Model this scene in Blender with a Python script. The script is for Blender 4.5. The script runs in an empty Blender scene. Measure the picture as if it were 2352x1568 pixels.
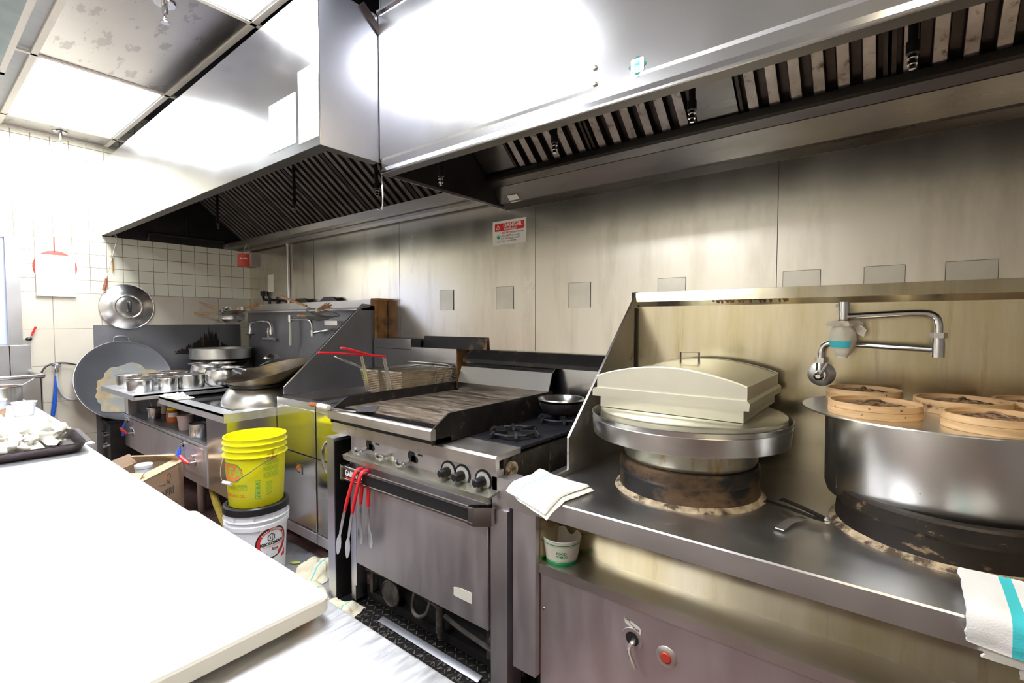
import bpy, bmesh, math, random
from mathutils import Vector, Matrix, noise
PI=math.pi
S=bpy.context.scene; COL=S.collection
# ------------------------------------------------------------------ camera, world, lights, exposure
CAM=Vector((0,-2.28,1.37)); YAW=math.radians(38.17); PITCH=math.radians(2.37)
cd=bpy.data.cameras.new('camera'); cam=bpy.data.objects.new('camera',cd); COL.objects.link(cam)
cam.location=CAM; cam.rotation_euler=(PI/2-PITCH,0,YAW)
cd.sensor_width=36; cd.lens=1112/2352*36; cd.clip_start=.02; S.camera=cam
S.view_settings.view_transform='Standard'; S.view_settings.look='None'; S.view_settings.gamma=1
S.view_settings.exposure=0.35; S.view_settings.use_curve_mapping=False
w=bpy.data.worlds.new('world'); S.world=w; w.use_nodes=True
w.node_tree.nodes['Background'].inputs[0].default_value=(.9,.93,1,1); w.node_tree.nodes['Background'].inputs[1].default_value=.25
LIGHT_W=28.0      # radiance of the fluorescent diffusers
WARM_W=8.0
XL=-5.24; XR=2.6; YB=-4.6; ZC=2.83

# ------------------------------------------------------------------ materials
M={}
def newmat(name):
    m=bpy.data.materials.new(name); m.use_nodes=True; nt=m.node_tree; b=nt.nodes['Principled BSDF']; return m,nt,b
def N(nt,t,**k):
    n=nt.nodes.new(t)
    for a,v in k.items():
        if a in n.inputs.keys() if isinstance(a,str) else False: n.inputs[a].default_value=v
        else: setattr(n,a,v)
    return n
def mat(name,col,rough=.5,metal=0,var=0,vscale=4,stretch=(1,1,1),grime=None,bump=0,bscale=60,rvar=0,spec=None,trans=0,emit=0,coat=0,alpha=1,grime2=None):
    """grime=(colour, threshold, softness, scale, stretch)"""
    m,nt,b=newmat(name); L=nt.links
    b.inputs['Base Color'].default_value=(*col,1); b.inputs['Roughness'].default_value=rough; b.inputs['Metallic'].default_value=metal
    if spec is not None: b.inputs['Specular IOR Level'].default_value=spec
    if trans: b.inputs['Transmission Weight'].default_value=trans
    if coat: b.inputs['Coat Weight'].default_value=coat
    if emit: b.inputs['Emission Color'].default_value=(*col,1); b.inputs['Emission Strength'].default_value=emit
    tc=N(nt,'ShaderNodeTexCoord'); mp=N(nt,'ShaderNodeMapping'); L.new(tc.outputs['Object'],mp.inputs[0]); mp.inputs['Scale'].default_value=stretch
    cur=None
    if var or rvar:
        n=N(nt,'ShaderNodeTexNoise'); n.inputs['Scale'].default_value=vscale; n.inputs['Detail'].default_value=6; L.new(mp.outputs[0],n.inputs['Vector'])
        if var:
            r=N(nt,'ShaderNodeValToRGB'); L.new(n.outputs['Fac'],r.inputs[0])
            r.color_ramp.elements[0].position=.3; r.color_ramp.elements[1].position=.7
            r.color_ramp.elements[0].color=(*[max(0,c*(1-var)) for c in col],1); r.color_ramp.elements[1].color=(*[min(1,c*(1+var)) for c in col],1)
            cur=r.outputs[0]
        if rvar:
            mr=N(nt,'ShaderNodeMapRange'); L.new(n.outputs['Fac'],mr.inputs[0]); mr.inputs[1].default_value=.3; mr.inputs[2].default_value=.7
            mr.inputs[3].default_value=max(.02,rough-rvar); mr.inputs[4].default_value=rough+rvar; L.new(mr.outputs[0],b.inputs['Roughness'])
    for g in (grime,grime2):
        if not g: continue
        gc,th,so,sc,st=g
        mp2=N(nt,'ShaderNodeMapping'); L.new(tc.outputs['Object'],mp2.inputs[0]); mp2.inputs['Scale'].default_value=st
        n2=N(nt,'ShaderNodeTexNoise'); n2.inputs['Scale'].default_value=sc; n2.inputs['Detail'].default_value=8; n2.inputs['Roughness'].default_value=.62; L.new(mp2.outputs[0],n2.inputs['Vector'])
        r2=N(nt,'ShaderNodeValToRGB'); L.new(n2.outputs['Fac'],r2.inputs[0]); r2.color_ramp.elements[0].position=th; r2.color_ramp.elements[1].position=min(1,th+so)
        mx=N(nt,'ShaderNodeMix',data_type='RGBA'); L.new(r2.outputs[0],mx.inputs[0])
        if cur: L.new(cur,mx.inputs[6])
        else: mx.inputs[6].default_value=(*col,1)
        mx.inputs[7].default_value=(*gc,1); cur=mx.outputs[2]
        if metal:
            old=b.inputs['Metallic'].links[0].from_socket if b.inputs['Metallic'].links else None
            mm=N(nt,'ShaderNodeMath',operation='MULTIPLY_ADD'); L.new(r2.outputs[0],mm.inputs[0]); mm.inputs[1].default_value=-metal*(.85 if sum(gc)<.75 else .2)
            if old: L.new(old,mm.inputs[2])
            else: mm.inputs[2].default_value=metal
            mm.use_clamp=True; L.new(mm.outputs[0],b.inputs['Metallic'])
    if cur: L.new(cur,b.inputs['Base Color'])
    if bump:
        n3=N(nt,'ShaderNodeTexNoise'); n3.inputs['Scale'].default_value=bscale; n3.inputs['Detail'].default_value=4; L.new(mp.outputs[0],n3.inputs['Vector'])
        bp=N(nt,'ShaderNodeBump'); bp.inputs['Strength'].default_value=bump; bp.inputs['Distance'].default_value=.002; L.new(n3.outputs['Fac'],bp.inputs['Height']); L.new(bp.outputs[0],b.inputs['Normal'])
    M[name]=m; return m
RU=(.16,.06,.02); GR=(.05,.035,.02)
mat('steel',(.60,.58,.57),.38,1,var=.10,vscale=3,stretch=(1,1,1),rvar=.06,bump=.15,bscale=8)
mat('steel_h',(.50,.49,.49),.34,1,var=.08,vscale=6,stretch=(.3,8,8),rvar=.08,bump=.1,bscale=14)
mat('hood_steel',(.58,.575,.58),.21,1,var=.05,vscale=2.5,rvar=.03)
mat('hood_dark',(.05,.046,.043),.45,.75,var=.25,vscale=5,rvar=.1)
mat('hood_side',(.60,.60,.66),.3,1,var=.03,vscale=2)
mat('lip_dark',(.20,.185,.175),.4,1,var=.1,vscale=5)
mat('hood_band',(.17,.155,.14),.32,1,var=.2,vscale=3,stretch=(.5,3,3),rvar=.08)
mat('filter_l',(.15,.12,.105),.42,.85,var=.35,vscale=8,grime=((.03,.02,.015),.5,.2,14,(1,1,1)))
mat('filter',(.06,.045,.04),.42,.85,var=.35,vscale=8,grime=((.03,.02,.015),.5,.2,14,(1,1,1)))  # darker copy of filter_l: shade behind the blades put into the colour
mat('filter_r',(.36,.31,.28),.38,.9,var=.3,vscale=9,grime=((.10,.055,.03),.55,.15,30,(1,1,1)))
mat('wall_steel',(.76,.72,.65),.24,1,var=.06,vscale=2,stretch=(1.6,1,.5),rvar=.04,bump=.10,bscale=30,grime=((.50,.46,.37),.50,.5,3,(2.5,1,.5)))
mat('wall_patch',(.60,.57,.50),.33,1,var=.08,vscale=8)
mat('seam',(.05,.045,.04),.6)
mat('splash',(.64,.57,.42),.21,1,var=.12,vscale=3,stretch=(2.5,1,.4),rvar=.05,bump=.06,bscale=10,grime=((.52,.42,.18),.42,.45,2.2,(3,1,.35)),grime2=((.40,.30,.14),.60,.25,5,(4,1,.4)))
mat('counter',(.64,.63,.63),.33,1,var=.07,vscale=5,rvar=.05,bump=.08,bscale=12,grime=((.62,.59,.50),.62,.2,30,(1,1,1)))
mat('fryer_steel',(.74,.73,.72),.17,1,var=.05,vscale=3,rvar=.04,bump=.06,bscale=6)
mat('basket_wire',(.42,.33,.22),.5,.4,var=.2,vscale=30)
mat('dial',(.42,.41,.38),.6,0)
mat('rim_metal',(.8,.8,.8),.25,1)
mat('front_steel',(.60,.565,.585),.50,1,var=.06,vscale=4,stretch=(4,1,1),rvar=.06,bump=.1,bscale=30)
mat('dirty_steel',(.58,.54,.50),.42,1,var=.12,vscale=6,rvar=.08,grime=((.16,.11,.06),.60,.12,9,(1,1,1)))
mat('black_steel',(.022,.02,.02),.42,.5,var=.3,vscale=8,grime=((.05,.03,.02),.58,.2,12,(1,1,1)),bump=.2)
mat('iron',(.035,.035,.042),.45,.6,var=.3,vscale=30,bump=.4,bscale=80)
mat('griddle_plate',(.30,.23,.17),.42,.6,var=.45,vscale=5,stretch=(1,3.5,1),rvar=.1,grime=((.62,.54,.44),.48,.2,6,(.9,6,1)),grime2=((.05,.035,.025),.50,.12,5,(1,4,1)))
mat('wok_steel',(.30,.30,.32),.45,.9,var=.12,vscale=4)
mat('wok_in',(.21,.215,.235),.42,.85,var=.08,vscale=3)
mat('wok_burnt',(.14,.11,.08),.4,.8,var=.5,vscale=7,grime=((.30,.20,.06),.5,.2,4,(1,1,1)))
mat('seasoned',(.045,.04,.04),.45,.6,var=.3,vscale=10,grime=((.18,.10,.05),.6,.1,20,(1,1,1)))
mat('chrome',(.74,.74,.75),.14,1)
mat('pot',(.72,.71,.69),.25,1,var=.05,vscale=3)
mat('pot_brushed',(.72,.71,.68),.28,1,var=.05,vscale=3,stretch=(1,1,3),bump=.04,bscale=5,grime2=((.30,.16,.05),.76,.02,30,(1,1,1)))
mat('lid_steel',(.68,.655,.55),.35,1,var=.06,vscale=4,rvar=.05)
mat('burnt',(.16,.10,.055),.45,.5,var=.6,vscale=5,grime=((.012,.010,.009),.44,.12,5,(1,1,1.6)),grime2=((.42,.25,.09),.66,.04,9,(1,1,.9)),bump=.4)
mat('burnt_dark',(.03,.022,.017),.45,.4,var=.5,vscale=6,grime=((.25,.17,.09),.62,.08,16,(1,1,2)),bump=.4)
mat('drip_steel',(.46,.45,.37),.35,.9,var=.1,vscale=4,grime=((.30,.18,.03),.54,.12,9,(1.5,1.5,.35)))
mat('crust',(.40,.31,.20),.8,0,var=.5,vscale=30,bump=.6,grime=((.07,.045,.03),.50,.1,24,(1,1,1)))
mat('rust',(.30,.14,.04),.6,.2,var=.45,vscale=9,grime=((.05,.03,.02),.52,.15,8,(1,1,1)),bump=.4)
mat('rust_black',(.03,.028,.028),.5,.4,var=.3,vscale=10,grime=((.36,.17,.05),.55,.12,5,(1,1,1)))
mat('greasy',(.05,.043,.035),.4,.3,var=.5,vscale=12,grime=((.30,.24,.14),.62,.04,22,(3,3,.7)),bump=.5)
mat('yellow',(.95,.90,.012),.35,0,spec=.5)
mat('white_plastic',(.85,.86,.90),.4,0)
mat('tub_plastic',(.72,.74,.78),.3,0)
mat('black_plastic',(.015,.015,.017),.3)
mat('red_rubber',(.75,.02,.03),.35)
mat('red_paint',(.55,.05,.03),.45,grime=((.15,.05,.03),.6,.1,15,(1,1,1)))
mat('orange',(.85,.27,.04),.5); mat('green',(.02,.42,.12),.5); mat('lgreen',(.35,.62,.05),.6); mat('blue',(.03,.12,.75),.5)
mat('white',(.9,.9,.88),.6); mat('cream',(.78,.75,.62),.55,var=.05); mat('black',(.01,.01,.01),.5); mat('grey',(.3,.3,.3),.6); mat('darkgrey',(.09,.09,.09),.6)
mat('red',(.65,.015,.015),.5); mat('teal',(.0,.28,.24),.5); mat('cyan',(.06,.62,.72),.5); mat('pink',(.9,.25,.5),.5)
mat('board',(.93,.92,.86),.45,0,var=.02,vscale=3,bump=.05)
mat('table_steel',(.88,.88,.90),.42,1,var=.05,vscale=20,stretch=(8,1,1),rvar=.05,bump=.06,bscale=40)
mat('cloth',(.86,.84,.76),.9,0,var=.04,vscale=20,bump=.5,bscale=250)
mat('rag',(.88,.82,.67),.9,0,var=.15,vscale=9,bump=.5,bscale=200)
mat('card',(.42,.29,.19),.8,0,var=.06,vscale=8,stretch=(1,1,6)); mat('card_in',(.62,.46,.29),.8,0,var=.2,vscale=12); mat('ink',(.13,.11,.09),.7)
mat('paper',(.80,.76,.66),.6,0); mat('paper_in',(.50,.46,.36),.6,0)
mat('bamboo',(.66,.43,.22),.5,0,var=.22,vscale=8,stretch=(1,1,9),grime=((.14,.05,.02),.63,.1,14,(1,1,1)),bump=.15)
mat('bamboo_weave',(.24,.14,.085),.5,0,var=.5,vscale=22,stretch=(1,4,1),grime=((.05,.02,.012),.52,.12,16,(1,1,1)),bump=.5)
mat('wood',(.52,.27,.10),.55,0,var=.3,vscale=12,stretch=(1,1,.2)); mat('handle_wood',(.28,.08,.035),.45,0,var=.2,vscale=10)
mat('food',(.80,.77,.66),.6,0,var=.12,vscale=20,grime=((.45,.17,.07),.70,.06,12,(1,1,1)),bump=.8,bscale=40)
mat('sauce',(.55,.12,.02),.25,0); mat('porridge',(.55,.33,.20),.6,0,var=.3,vscale=60)
mat('soup',(.35,.13,.05),.15,0,var=.3); mat('oil',(.015,.014,.014),.08,.1); mat('pinkish',(.45,.34,.32),.35)
mat('glass',(.8,.85,.8),.05,0,trans=.85)
mat('ceiling_steel',(.46,.43,.42),.34,1,var=.06,vscale=2,grime=((.33,.31,.31),.57,.02,5,(1,3,1)))
mat('ceiling_tile',(.62,.63,.62),.75,0,var=.06,vscale=10); mat('vent',(.25,.30,.29),.5,.3,var=.1,vscale=8)
mat('tbar',(.74,.68,.58),.5,0,var=.05); mat('void',(.02,.022,.035),.35,0)
mat('wall_white',(.76,.71,.58),.5,0); mat('room_dark',(.36,.33,.32),.6)
mat('floor',(.25,.15,.14),.4,0,var=.3,vscale=9,bump=.2)
mat('floor_plate',(.50,.49,.53),.45,.7,var=.3,vscale=8,grime=((.05,.04,.035),.52,.2,6,(1,1,1)))
mat('dirt',(.075,.065,.055),.7,.1,var=.7,vscale=20,bump=.8,bscale=50)
mat('hose_blue',(.02,.12,.62),.5); mat('hose_black',(.03,.03,.035),.35); mat('hose_grey',(.5,.5,.48),.4); mat('tube_clear',(.62,.64,.50),.3)
mat('curtain',(.62,.68,.88),.3,0,var=.05); mat('gas_yellow',(.7,.55,.1),.6,grime=((.1,.07,.04),.5,.2,8,(1,1,1)))
mat('sponge',(.2,.16,.05),.9,var=.4,vscale=40)
mat('rug_green',(.5,.6,.15),.6)
# fluorescent diffuser
def emis(name,col,st):
    m,nt,b=newmat(name); b.inputs['Base Color'].default_value=(.8,.8,.8,1); b.inputs['Emission Color'].default_value=(*col,1); b.inputs['Emission Strength'].default_value=st; M[name]=m
emis('lamp',(.90,.94,1.0),LIGHT_W); emis('lamp_warm',(1.0,.86,.60),WARM_W)
# tiled wall: small square tiles above, large stone tiles below
def tilemat():
    m,nt,b=newmat('tiles'); L=nt.links; tc=N(nt,'ShaderNodeTexCoord'); sp=N(nt,'ShaderNodeSeparateXYZ'); L.new(tc.outputs['Object'],sp.inputs[0])
    def brick(w,h,oy,oz,col,mort,ms):
        a=N(nt,'ShaderNodeMath',operation='ADD'); L.new(sp.outputs[1],a.inputs[0]); a.inputs[1].default_value=oy
        c=N(nt,'ShaderNodeMath',operation='ADD'); L.new(sp.outputs[2],c.inputs[0]); c.inputs[1].default_value=oz
        cb=N(nt,'ShaderNodeCombineXYZ'); L.new(a.outputs[0],cb.inputs[0]); L.new(c.outputs[0],cb.inputs[1])
        t=N(nt,'ShaderNodeTexBrick'); t.offset=0; t.squash=1; L.new(cb.outputs[0],t.inputs['Vector'])
        t.inputs['Scale'].default_value=1; t.inputs['Brick Width'].default_value=w; t.inputs['Row Height'].default_value=h
        t.inputs['Mortar Size'].default_value=ms; t.inputs['Mortar Smooth'].default_value=.1; t.inputs['Bias'].default_value=-1
        t.inputs['Color1'].default_value=(*col,1); t.inputs['Color2'].default_value=(*col,1); t.inputs['Mortar'].default_value=(*mort,1)
        return t
    s=brick(.1095,.108,1.05+10*.1095,-1.60+20*.108,(.80,.77,.62),(.22,.17,.10),.0022)
    g=brick(.30,.29,1.505+12,-1.60+20*.29,(.66,.60,.49),(.28,.23,.17),.0022)
    n=N(nt,'ShaderNodeTexNoise'); n.inputs['Scale'].default_value=5; n.inputs['Detail'].default_value=7; L.new(tc.outputs['Object'],n.inputs['Vector'])
    mx0=N(nt,'ShaderNodeMix',data_type='RGBA',blend_type='MULTIPLY'); mx0.inputs[0].default_value=.35; L.new(g.outputs[0],mx0.inputs[6]); L.new(n.outputs['Color'],mx0.inputs[7])
    hue=N(nt,'ShaderNodeMix',data_type='RGBA'); r=N(nt,'ShaderNodeMapRange'); L.new(n.outputs['Fac'],r.inputs[0]); r.inputs[1].default_value=.4; r.inputs[2].default_value=.65; r.inputs[3].default_value=0; r.inputs[4].default_value=.3
    L.new(r.outputs[0],hue.inputs[0]); L.new(g.outputs[0],hue.inputs[6]); hue.inputs[7].default_value=(.55,.49,.38,1)
    gt=N(nt,'ShaderNodeMath',operation='GREATER_THAN'); L.new(sp.outputs[2],gt.inputs[0]); gt.inputs[1].default_value=1.60
    mx=N(nt,'ShaderNodeMix',data_type='RGBA'); L.new(gt.outputs[0],mx.inputs[0]); L.new(hue.outputs[2],mx.inputs[6]); L.new(s.outputs[0],mx.inputs[7])
    L.new(mx.outputs[2],b.inputs['Base Color']); b.inputs['Roughness'].default_value=.3
    bm_=N(nt,'ShaderNodeMix',data_type='FLOAT'); L.new(gt.outputs[0],bm_.inputs[0]); L.new(g.outputs['Fac'],bm_.inputs[2]); L.new(s.outputs['Fac'],bm_.inputs[3])
    bp=N(nt,'ShaderNodeBump'); bp.invert=True; bp.inputs['Strength'].default_value=.5; bp.inputs['Distance'].default_value=.003; L.new(bm_.outputs[0],bp.inputs['Height']); L.new(bp.outputs[0],b.inputs['Normal'])
    M['tiles']=m
tilemat()
def stripes(name,base,cols,axis=0,w=.004):
    """cloth with woven stripes: cols=[(position, colour, half width)] on the object's own axis"""
    m=mat(name,base,.9,0,bump=.5,bscale=250); nt=m.node_tree; L=nt.links; b=nt.nodes['Principled BSDF']
    tc=N(nt,'ShaderNodeTexCoord'); sp=N(nt,'ShaderNodeSeparateXYZ'); L.new(tc.outputs['Object'],sp.inputs[0]); cur=None
    for p,c,hw in cols:
        a=N(nt,'ShaderNodeMath',operation='COMPARE'); L.new(sp.outputs[axis],a.inputs[0]); a.inputs[1].default_value=p; a.inputs[2].default_value=hw
        mx=N(nt,'ShaderNodeMix',data_type='RGBA'); L.new(a.outputs[0],mx.inputs[0])
        if cur: L.new(cur,mx.inputs[6])
        else: mx.inputs[6].default_value=(*base,1)
        mx.inputs[7].default_value=(*c,1); cur=mx.outputs[2]
    L.new(cur,b.inputs['Base Color'])
stripes('cloth_thin',(.88,.87,.80),[(-.045,(.35,.65,.75),.0022)])
stripes('cloth_thick',(.84,.84,.83),[(-.036,(.06,.58,.64),.010)])
stripes('rag_stripe',(.72,.66,.50),[(.03,(.1,.55,.55),.004)])

# ------------------------------------------------------------------ mesh helpers
class MB:
    def __init__(s): s.v=[]; s.f=[]
    def add(s,v,f,mx=None):
        o=len(s.v); s.v+=[tuple(mx@Vector(p)) if mx else tuple(p) for p in v]; s.f+=[[i+o for i in q] for q in f]; return s
    def box(s,x0,x1,y0,y1,z0,z1,mx=None,bev=0):
        if bev:
            bm=bmesh.new(); bmesh.ops.create_cube(bm,size=1)
            for v in bm.verts: v.co=Vector(((x0+x1)/2+v.co.x*(x1-x0),(y0+y1)/2+v.co.y*(y1-y0),(z0+z1)/2+v.co.z*(z1-z0)))
            bmesh.ops.bevel(bm,geom=bm.edges[:],offset=bev,segments=2,affect='EDGES',profile=.5); bm.verts.index_update()
            r=s.add([v.co for v in bm.verts],[[v.index for v in f.verts] for f in bm.faces],mx); bm.free(); return r
        return s.add([(x,y,z) for z in (z0,z1) for y in (y0,y1) for x in (x0,x1)],[(0,2,3,1),(4,5,7,6),(0,1,5,4),(2,6,7,3),(0,4,6,2),(1,3,7,5)],mx)
    def prism(s,pts,axis,a0,a1,mx=None):
        """extrude a 2-D outline along axis ('x': pts are (y,z); 'y': (x,z); 'z': (x,y))"""
        def P(p,a): return {'x':(a,p[0],p[1]),'y':(p[0],a,p[1]),'z':(p[0],p[1],a)}[axis]
        n=len(pts); v=[P(p,a0) for p in pts]+[P(p,a1) for p in pts]
        return s.add(v,[list(range(n)),list(range(2*n-1,n-1,-1))]+[(i,i+n,(i+1)%n+n,(i+1)%n) for i in range(n)],mx)
    def sheet(s,pts,axis,a0,a1,t=.0015,mx=None):
        """open profile with thickness, extruded"""
        n=len(pts); off=[]
        for i in range(n):
            a=Vector(pts[max(0,i-1)]); b=Vector(pts[min(n-1,i+1)]); d=(b-a).normalized(); off.append((pts[i][0]-d.y*t,pts[i][1]+d.x*t))
        for i in range(n-1): s.prism([pts[i],pts[i+1],off[i+1],off[i]],axis,a0,a1,mx)
        return s
    def lathe(s,prof,seg=40,mx=None,a0=0,a1=2*PI,sx=1):
        full=abs(a1-a0-2*PI)<1e-6; n=seg if full else seg+1; v=[];f=[]
        for r,z in prof:
            for i in range(n):
                a=a0+(a1-a0)*i/seg; v.append((r*math.cos(a)*sx,r*math.sin(a),z))
        for j in range(len(prof)-1):
            for i in range(seg):
                k=(i+1)%n; f.append((j*n+i,j*n+k,(j+1)*n+k,(j+1)*n+i))
        if prof[0][0]>1e-6 and full and False: pass
        return s.add(v,f,mx)
    def cyl(s,p0,p1,r,r1=None,seg=20,mx=None):
        p0=Vector(p0);p1=Vector(p1); d=p1-p0; h=d.length; q=d.to_track_quat('Z','Y').to_matrix().to_4x4(); q.translation=p0
        r1=r if r1 is None else r1
        if mx: q=mx@q
        v=[(r*math.cos(2*PI*i/seg),r*math.sin(2*PI*i/seg),0) for i in range(seg)]+[(r1*math.cos(2*PI*i/seg),r1*math.sin(2*PI*i/seg),h) for i in range(seg)]
        return s.add(v,[(i,(i+1)%seg,(i+1)%seg+seg,i+seg) for i in range(seg)]+[list(range(seg-1,-1,-1)),list(range(seg,2*seg))],q)
    def tube(s,pts,r,seg=8,closed=False,mx=None,smooth=0,flat=1):
        P=[Vector(p) for p in pts]
        for _ in range(smooth):
            Q=[] if closed else [P[0]]
            rng=range(len(P)) if closed else range(len(P)-1)
            for i in rng:
                a=P[i]; b=P[(i+1)%len(P)]; Q+= [a*.75+b*.25,a*.25+b*.75]
            if not closed: Q.append(P[-1])
            P=Q
        n=len(P); v=[];f=[]; up=None
        for i in range(n):
            a=P[i-1] if (i>0 or closed) else P[i]; b=P[(i+1)%n] if (i<n-1 or closed) else P[i]
            d=(b-a).normalized()
            if up is None: up=Vector((0,0,1)) if abs(d.z)<.9 else Vector((0,1,0))
            x=d.cross(up).normalized(); up=x.cross(d).normalized()
            rr=r[i*len(r)//n] if isinstance(r,(list,tuple)) else r
            for k in range(seg):
                t=2*PI*k/seg; v.append(P[i]+x*(rr*math.cos(t))+up*(rr*flat*math.sin(t)))
        m=n if closed else n-1
        for i in range(m):
            for k in range(seg): f.append((i*seg+k,((i+1)%n)*seg+k,((i+1)%n)*seg+(k+1)%seg,i*seg+(k+1)%seg))
        if not closed: f+= [list(range(seg-1,-1,-1)),[(n-1)*seg+k for k in range(seg)]]
        return s.add(v,f,mx)
    def ball(s,c,r,mx=None,u=16,w=10,sc=(1,1,1),nz=0,seed=0):
        v=[];f=[]
        for j in range(w+1):
            for i in range(u):
                t=PI*j/w; a=2*PI*i/u; p=Vector((math.sin(t)*math.cos(a),math.sin(t)*math.sin(a),math.cos(t)))
                k=1+nz*noise.noise(p*2.3+Vector((seed,seed*2,0)))
                v.append((c[0]+p.x*r*k*sc[0],c[1]+p.y*r*k*sc[1],c[2]+p.z*r*k*sc[2]))
        for j in range(w):
            for i in range(u): f.append((j*u+i,(j+1)*u+i,(j+1)*u+(i+1)%u,j*u+(i+1)%u))
        return s.add(v,f,mx)
def T(x=0,y=0,z=0,rz=0,rx=0,ry=0): return Matrix.Translation((x,y,z))@Matrix.Rotation(rz,4,'Z')@Matrix.Rotation(ry,4,'Y')@Matrix.Rotation(rx,4,'X')
def part(name,mb,m,parent=None,label=None,smooth=35,kind=None,loc=None,rot=None):
    me=bpy.data.meshes.new(name); me.from_pydata(mb.v,[],mb.f); me.update(); 
    bm=bmesh.new(); bm.from_mesh(me); bmesh.ops.remove_doubles(bm,verts=bm.verts,dist=1e-6); bmesh.ops.recalc_face_normals(bm,faces=bm.faces)
    ang=math.radians(smooth)
    for f in bm.faces: f.smooth=smooth>0
    for e in bm.edges:
        if len(e.link_faces)==2 and e.calc_face_angle(0)>ang: e.smooth=False
    bm.to_mesh(me); bm.free()
    o=bpy.data.objects.new(name,me); COL.objects.link(o); o.data.materials.append(M[m] if isinstance(m,str) else m)
    if parent: o.parent=parent
    if label: o['label']=label
    if kind: o['kind']=kind
    if loc: o.location=loc
    if rot: o.rotation_euler=rot
    return o
def tag(o,label,cat,group=None):
    o['label']=label; o['category']=cat
    if group: o['group']=group
    return o
def thing(name,label,cat,loc=(0,0,0),rz=0,group=None,rx=0,ry=0):
    o=bpy.data.objects.new(name,None); COL.objects.link(o); o.location=loc; o.rotation_euler=(rx,ry,rz); o.empty_display_size=.05
    return tag(o,label,cat,group)
def one(name,mb,m,label,cat,loc=(0,0,0),rz=0,group=None,rx=0,ry=0,smooth=35):
    o=part(name,mb,m,None,smooth=smooth); o.location=loc; o.rotation_euler=(rx,ry,rz); return tag(o,label,cat,group)
def struct(name,mb,m,parent=None,smooth=35):
    o=part(name,mb,m,parent,smooth=smooth)
    if not parent: o['kind']='structure'
    return o
def dup(root,loc,rz=None,label=None,rot=None):
    def cp(o,p):
        c=o.copy(); COL.objects.link(c); c.parent=p
        for ch in [x for x in bpy.data.objects if x.parent==o]: cp(ch,c)
        return c
    r=cp(root,None); r.location=loc
    if rz is not None: r.rotation_euler=(0,0,rz)
    if rot: r.rotation_euler=rot
    if label: r['label']=label
    return r
_fontcache={}
def textmb(s,size,align='CENTER',bold=0,shear=0,mb=None,f=None,sx=1,res=3):
    """flat lettering in the XY plane turned into mesh; f maps (x,y)->(X,Y,Z)"""
    cu=bpy.data.curves.new('t','FONT'); cu.body=s; cu.size=size; cu.align_x=align; cu.align_y='CENTER'; cu.offset=bold; cu.shear=shear; cu.resolution_u=res
    o=bpy.data.objects.new('t',cu); COL.objects.link(o); bpy.context.view_layer.update()
    dg=bpy.context.evaluated_depsgraph_get(); me=bpy.data.meshes.new_from_object(o.evaluated_get(dg))
    mb=mb or MB(); v=[(p.co.x*sx,p.co.y) for p in me.vertices]; fs=[list(q.vertices) for q in me.polygons]
    mb.add([f(x,y) if f else (x,y,0) for x,y in v],fs)
    bpy.data.objects.remove(o); bpy.data.curves.remove(cu); bpy.data.meshes.remove(me); return mb
def quadmb(x0,x1,y0,y1,f,nx=8,mb=None):
    mb=mb or MB(); v=[];F=[]
    for j in range(2):
        for i in range(nx+1): v.append(f(x0+(x1-x0)*i/nx,(y0,y1)[j]))
    for i in range(nx): F.append((i,i+1,nx+2+i,nx+1+i))
    return mb.add(v,F)
def ringmb(r0,r1,f,a0=0,a1=2*PI,seg=32,mb=None,cx=0,cy=0,sy=1):
    mb=mb or MB(); v=[];F=[]
    for i in range(seg+1):
        a=a0+(a1-a0)*i/seg
        for r in (r0,r1): v.append(f(cx+r*math.cos(a),cy+r*sy*math.sin(a)))
    for i in range(seg): F.append((2*i,2*i+1,2*i+3,2*i+2))
    return mb.add(v,F)
def polymb(pts,f,mb=None):
    mb=mb or MB(); return mb.add([f(*p) for p in pts],[list(range(len(pts)))])
# ------------------------------------------------------------------ room shell
struct('floor',MB().box(XL-.1,XR,YB,.1,-.1,0),'floor')
struct('wall_back',MB().box(XL-.1,XR,0,.1,0,3.2),'wall_steel')
struct('wall_left',MB().box(XL-.1,XL,YB,0,0,3.2),'tiles')
struct('wall_right',MB().box(XR,XR+.1,YB,.1,0,3.2),'room_dark')
struct('wall_front',MB().box(XL-.1,XR+.1,YB-.1,YB,0,3.2),'wall_white')
cl=struct('ceiling',MB().box(XL,XR,YB,-1.145,ZC+.03,ZC+.06),'ceiling_tile')
struct('ceiling',MB().box(XL,XR,-1.145,0,3.15,3.2),'void')  # near-black sheet standing in for the dark open plenum above the hoods
# ceiling grid: bars along the hood and across
mb=MB()
for y in (-1.145,-1.765,-2.385,-3.005,-3.625,-4.245): mb.box(XL,XR,y-.014,y+.014,ZC-.004,ZC+.01).box(XL,XR,y-.003,y+.003,ZC,ZC+.04)
for x in (-4.95,-3.73,-2.51,-1.29,-.07,1.15,2.37): mb.box(x-.012,x+.012,YB,-1.02,ZC-.004,ZC+.008)
mb.box(XL,XL+.025,YB,-1.0,ZC-.012,ZC+.01)
struct('trim_1',mb,'tbar')
# stainless ceiling panels in the grid
struct('ceiling',MB().box(-3.715,-2.525,-1.748,-1.162,ZC+.004,ZC+.016),'ceiling_steel',smooth=0)
struct('ceiling',MB().box(XL+.02,-4.965,-1.748,-1.162,ZC+.004,ZC+.016),'ceiling_steel',smooth=0)
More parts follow.
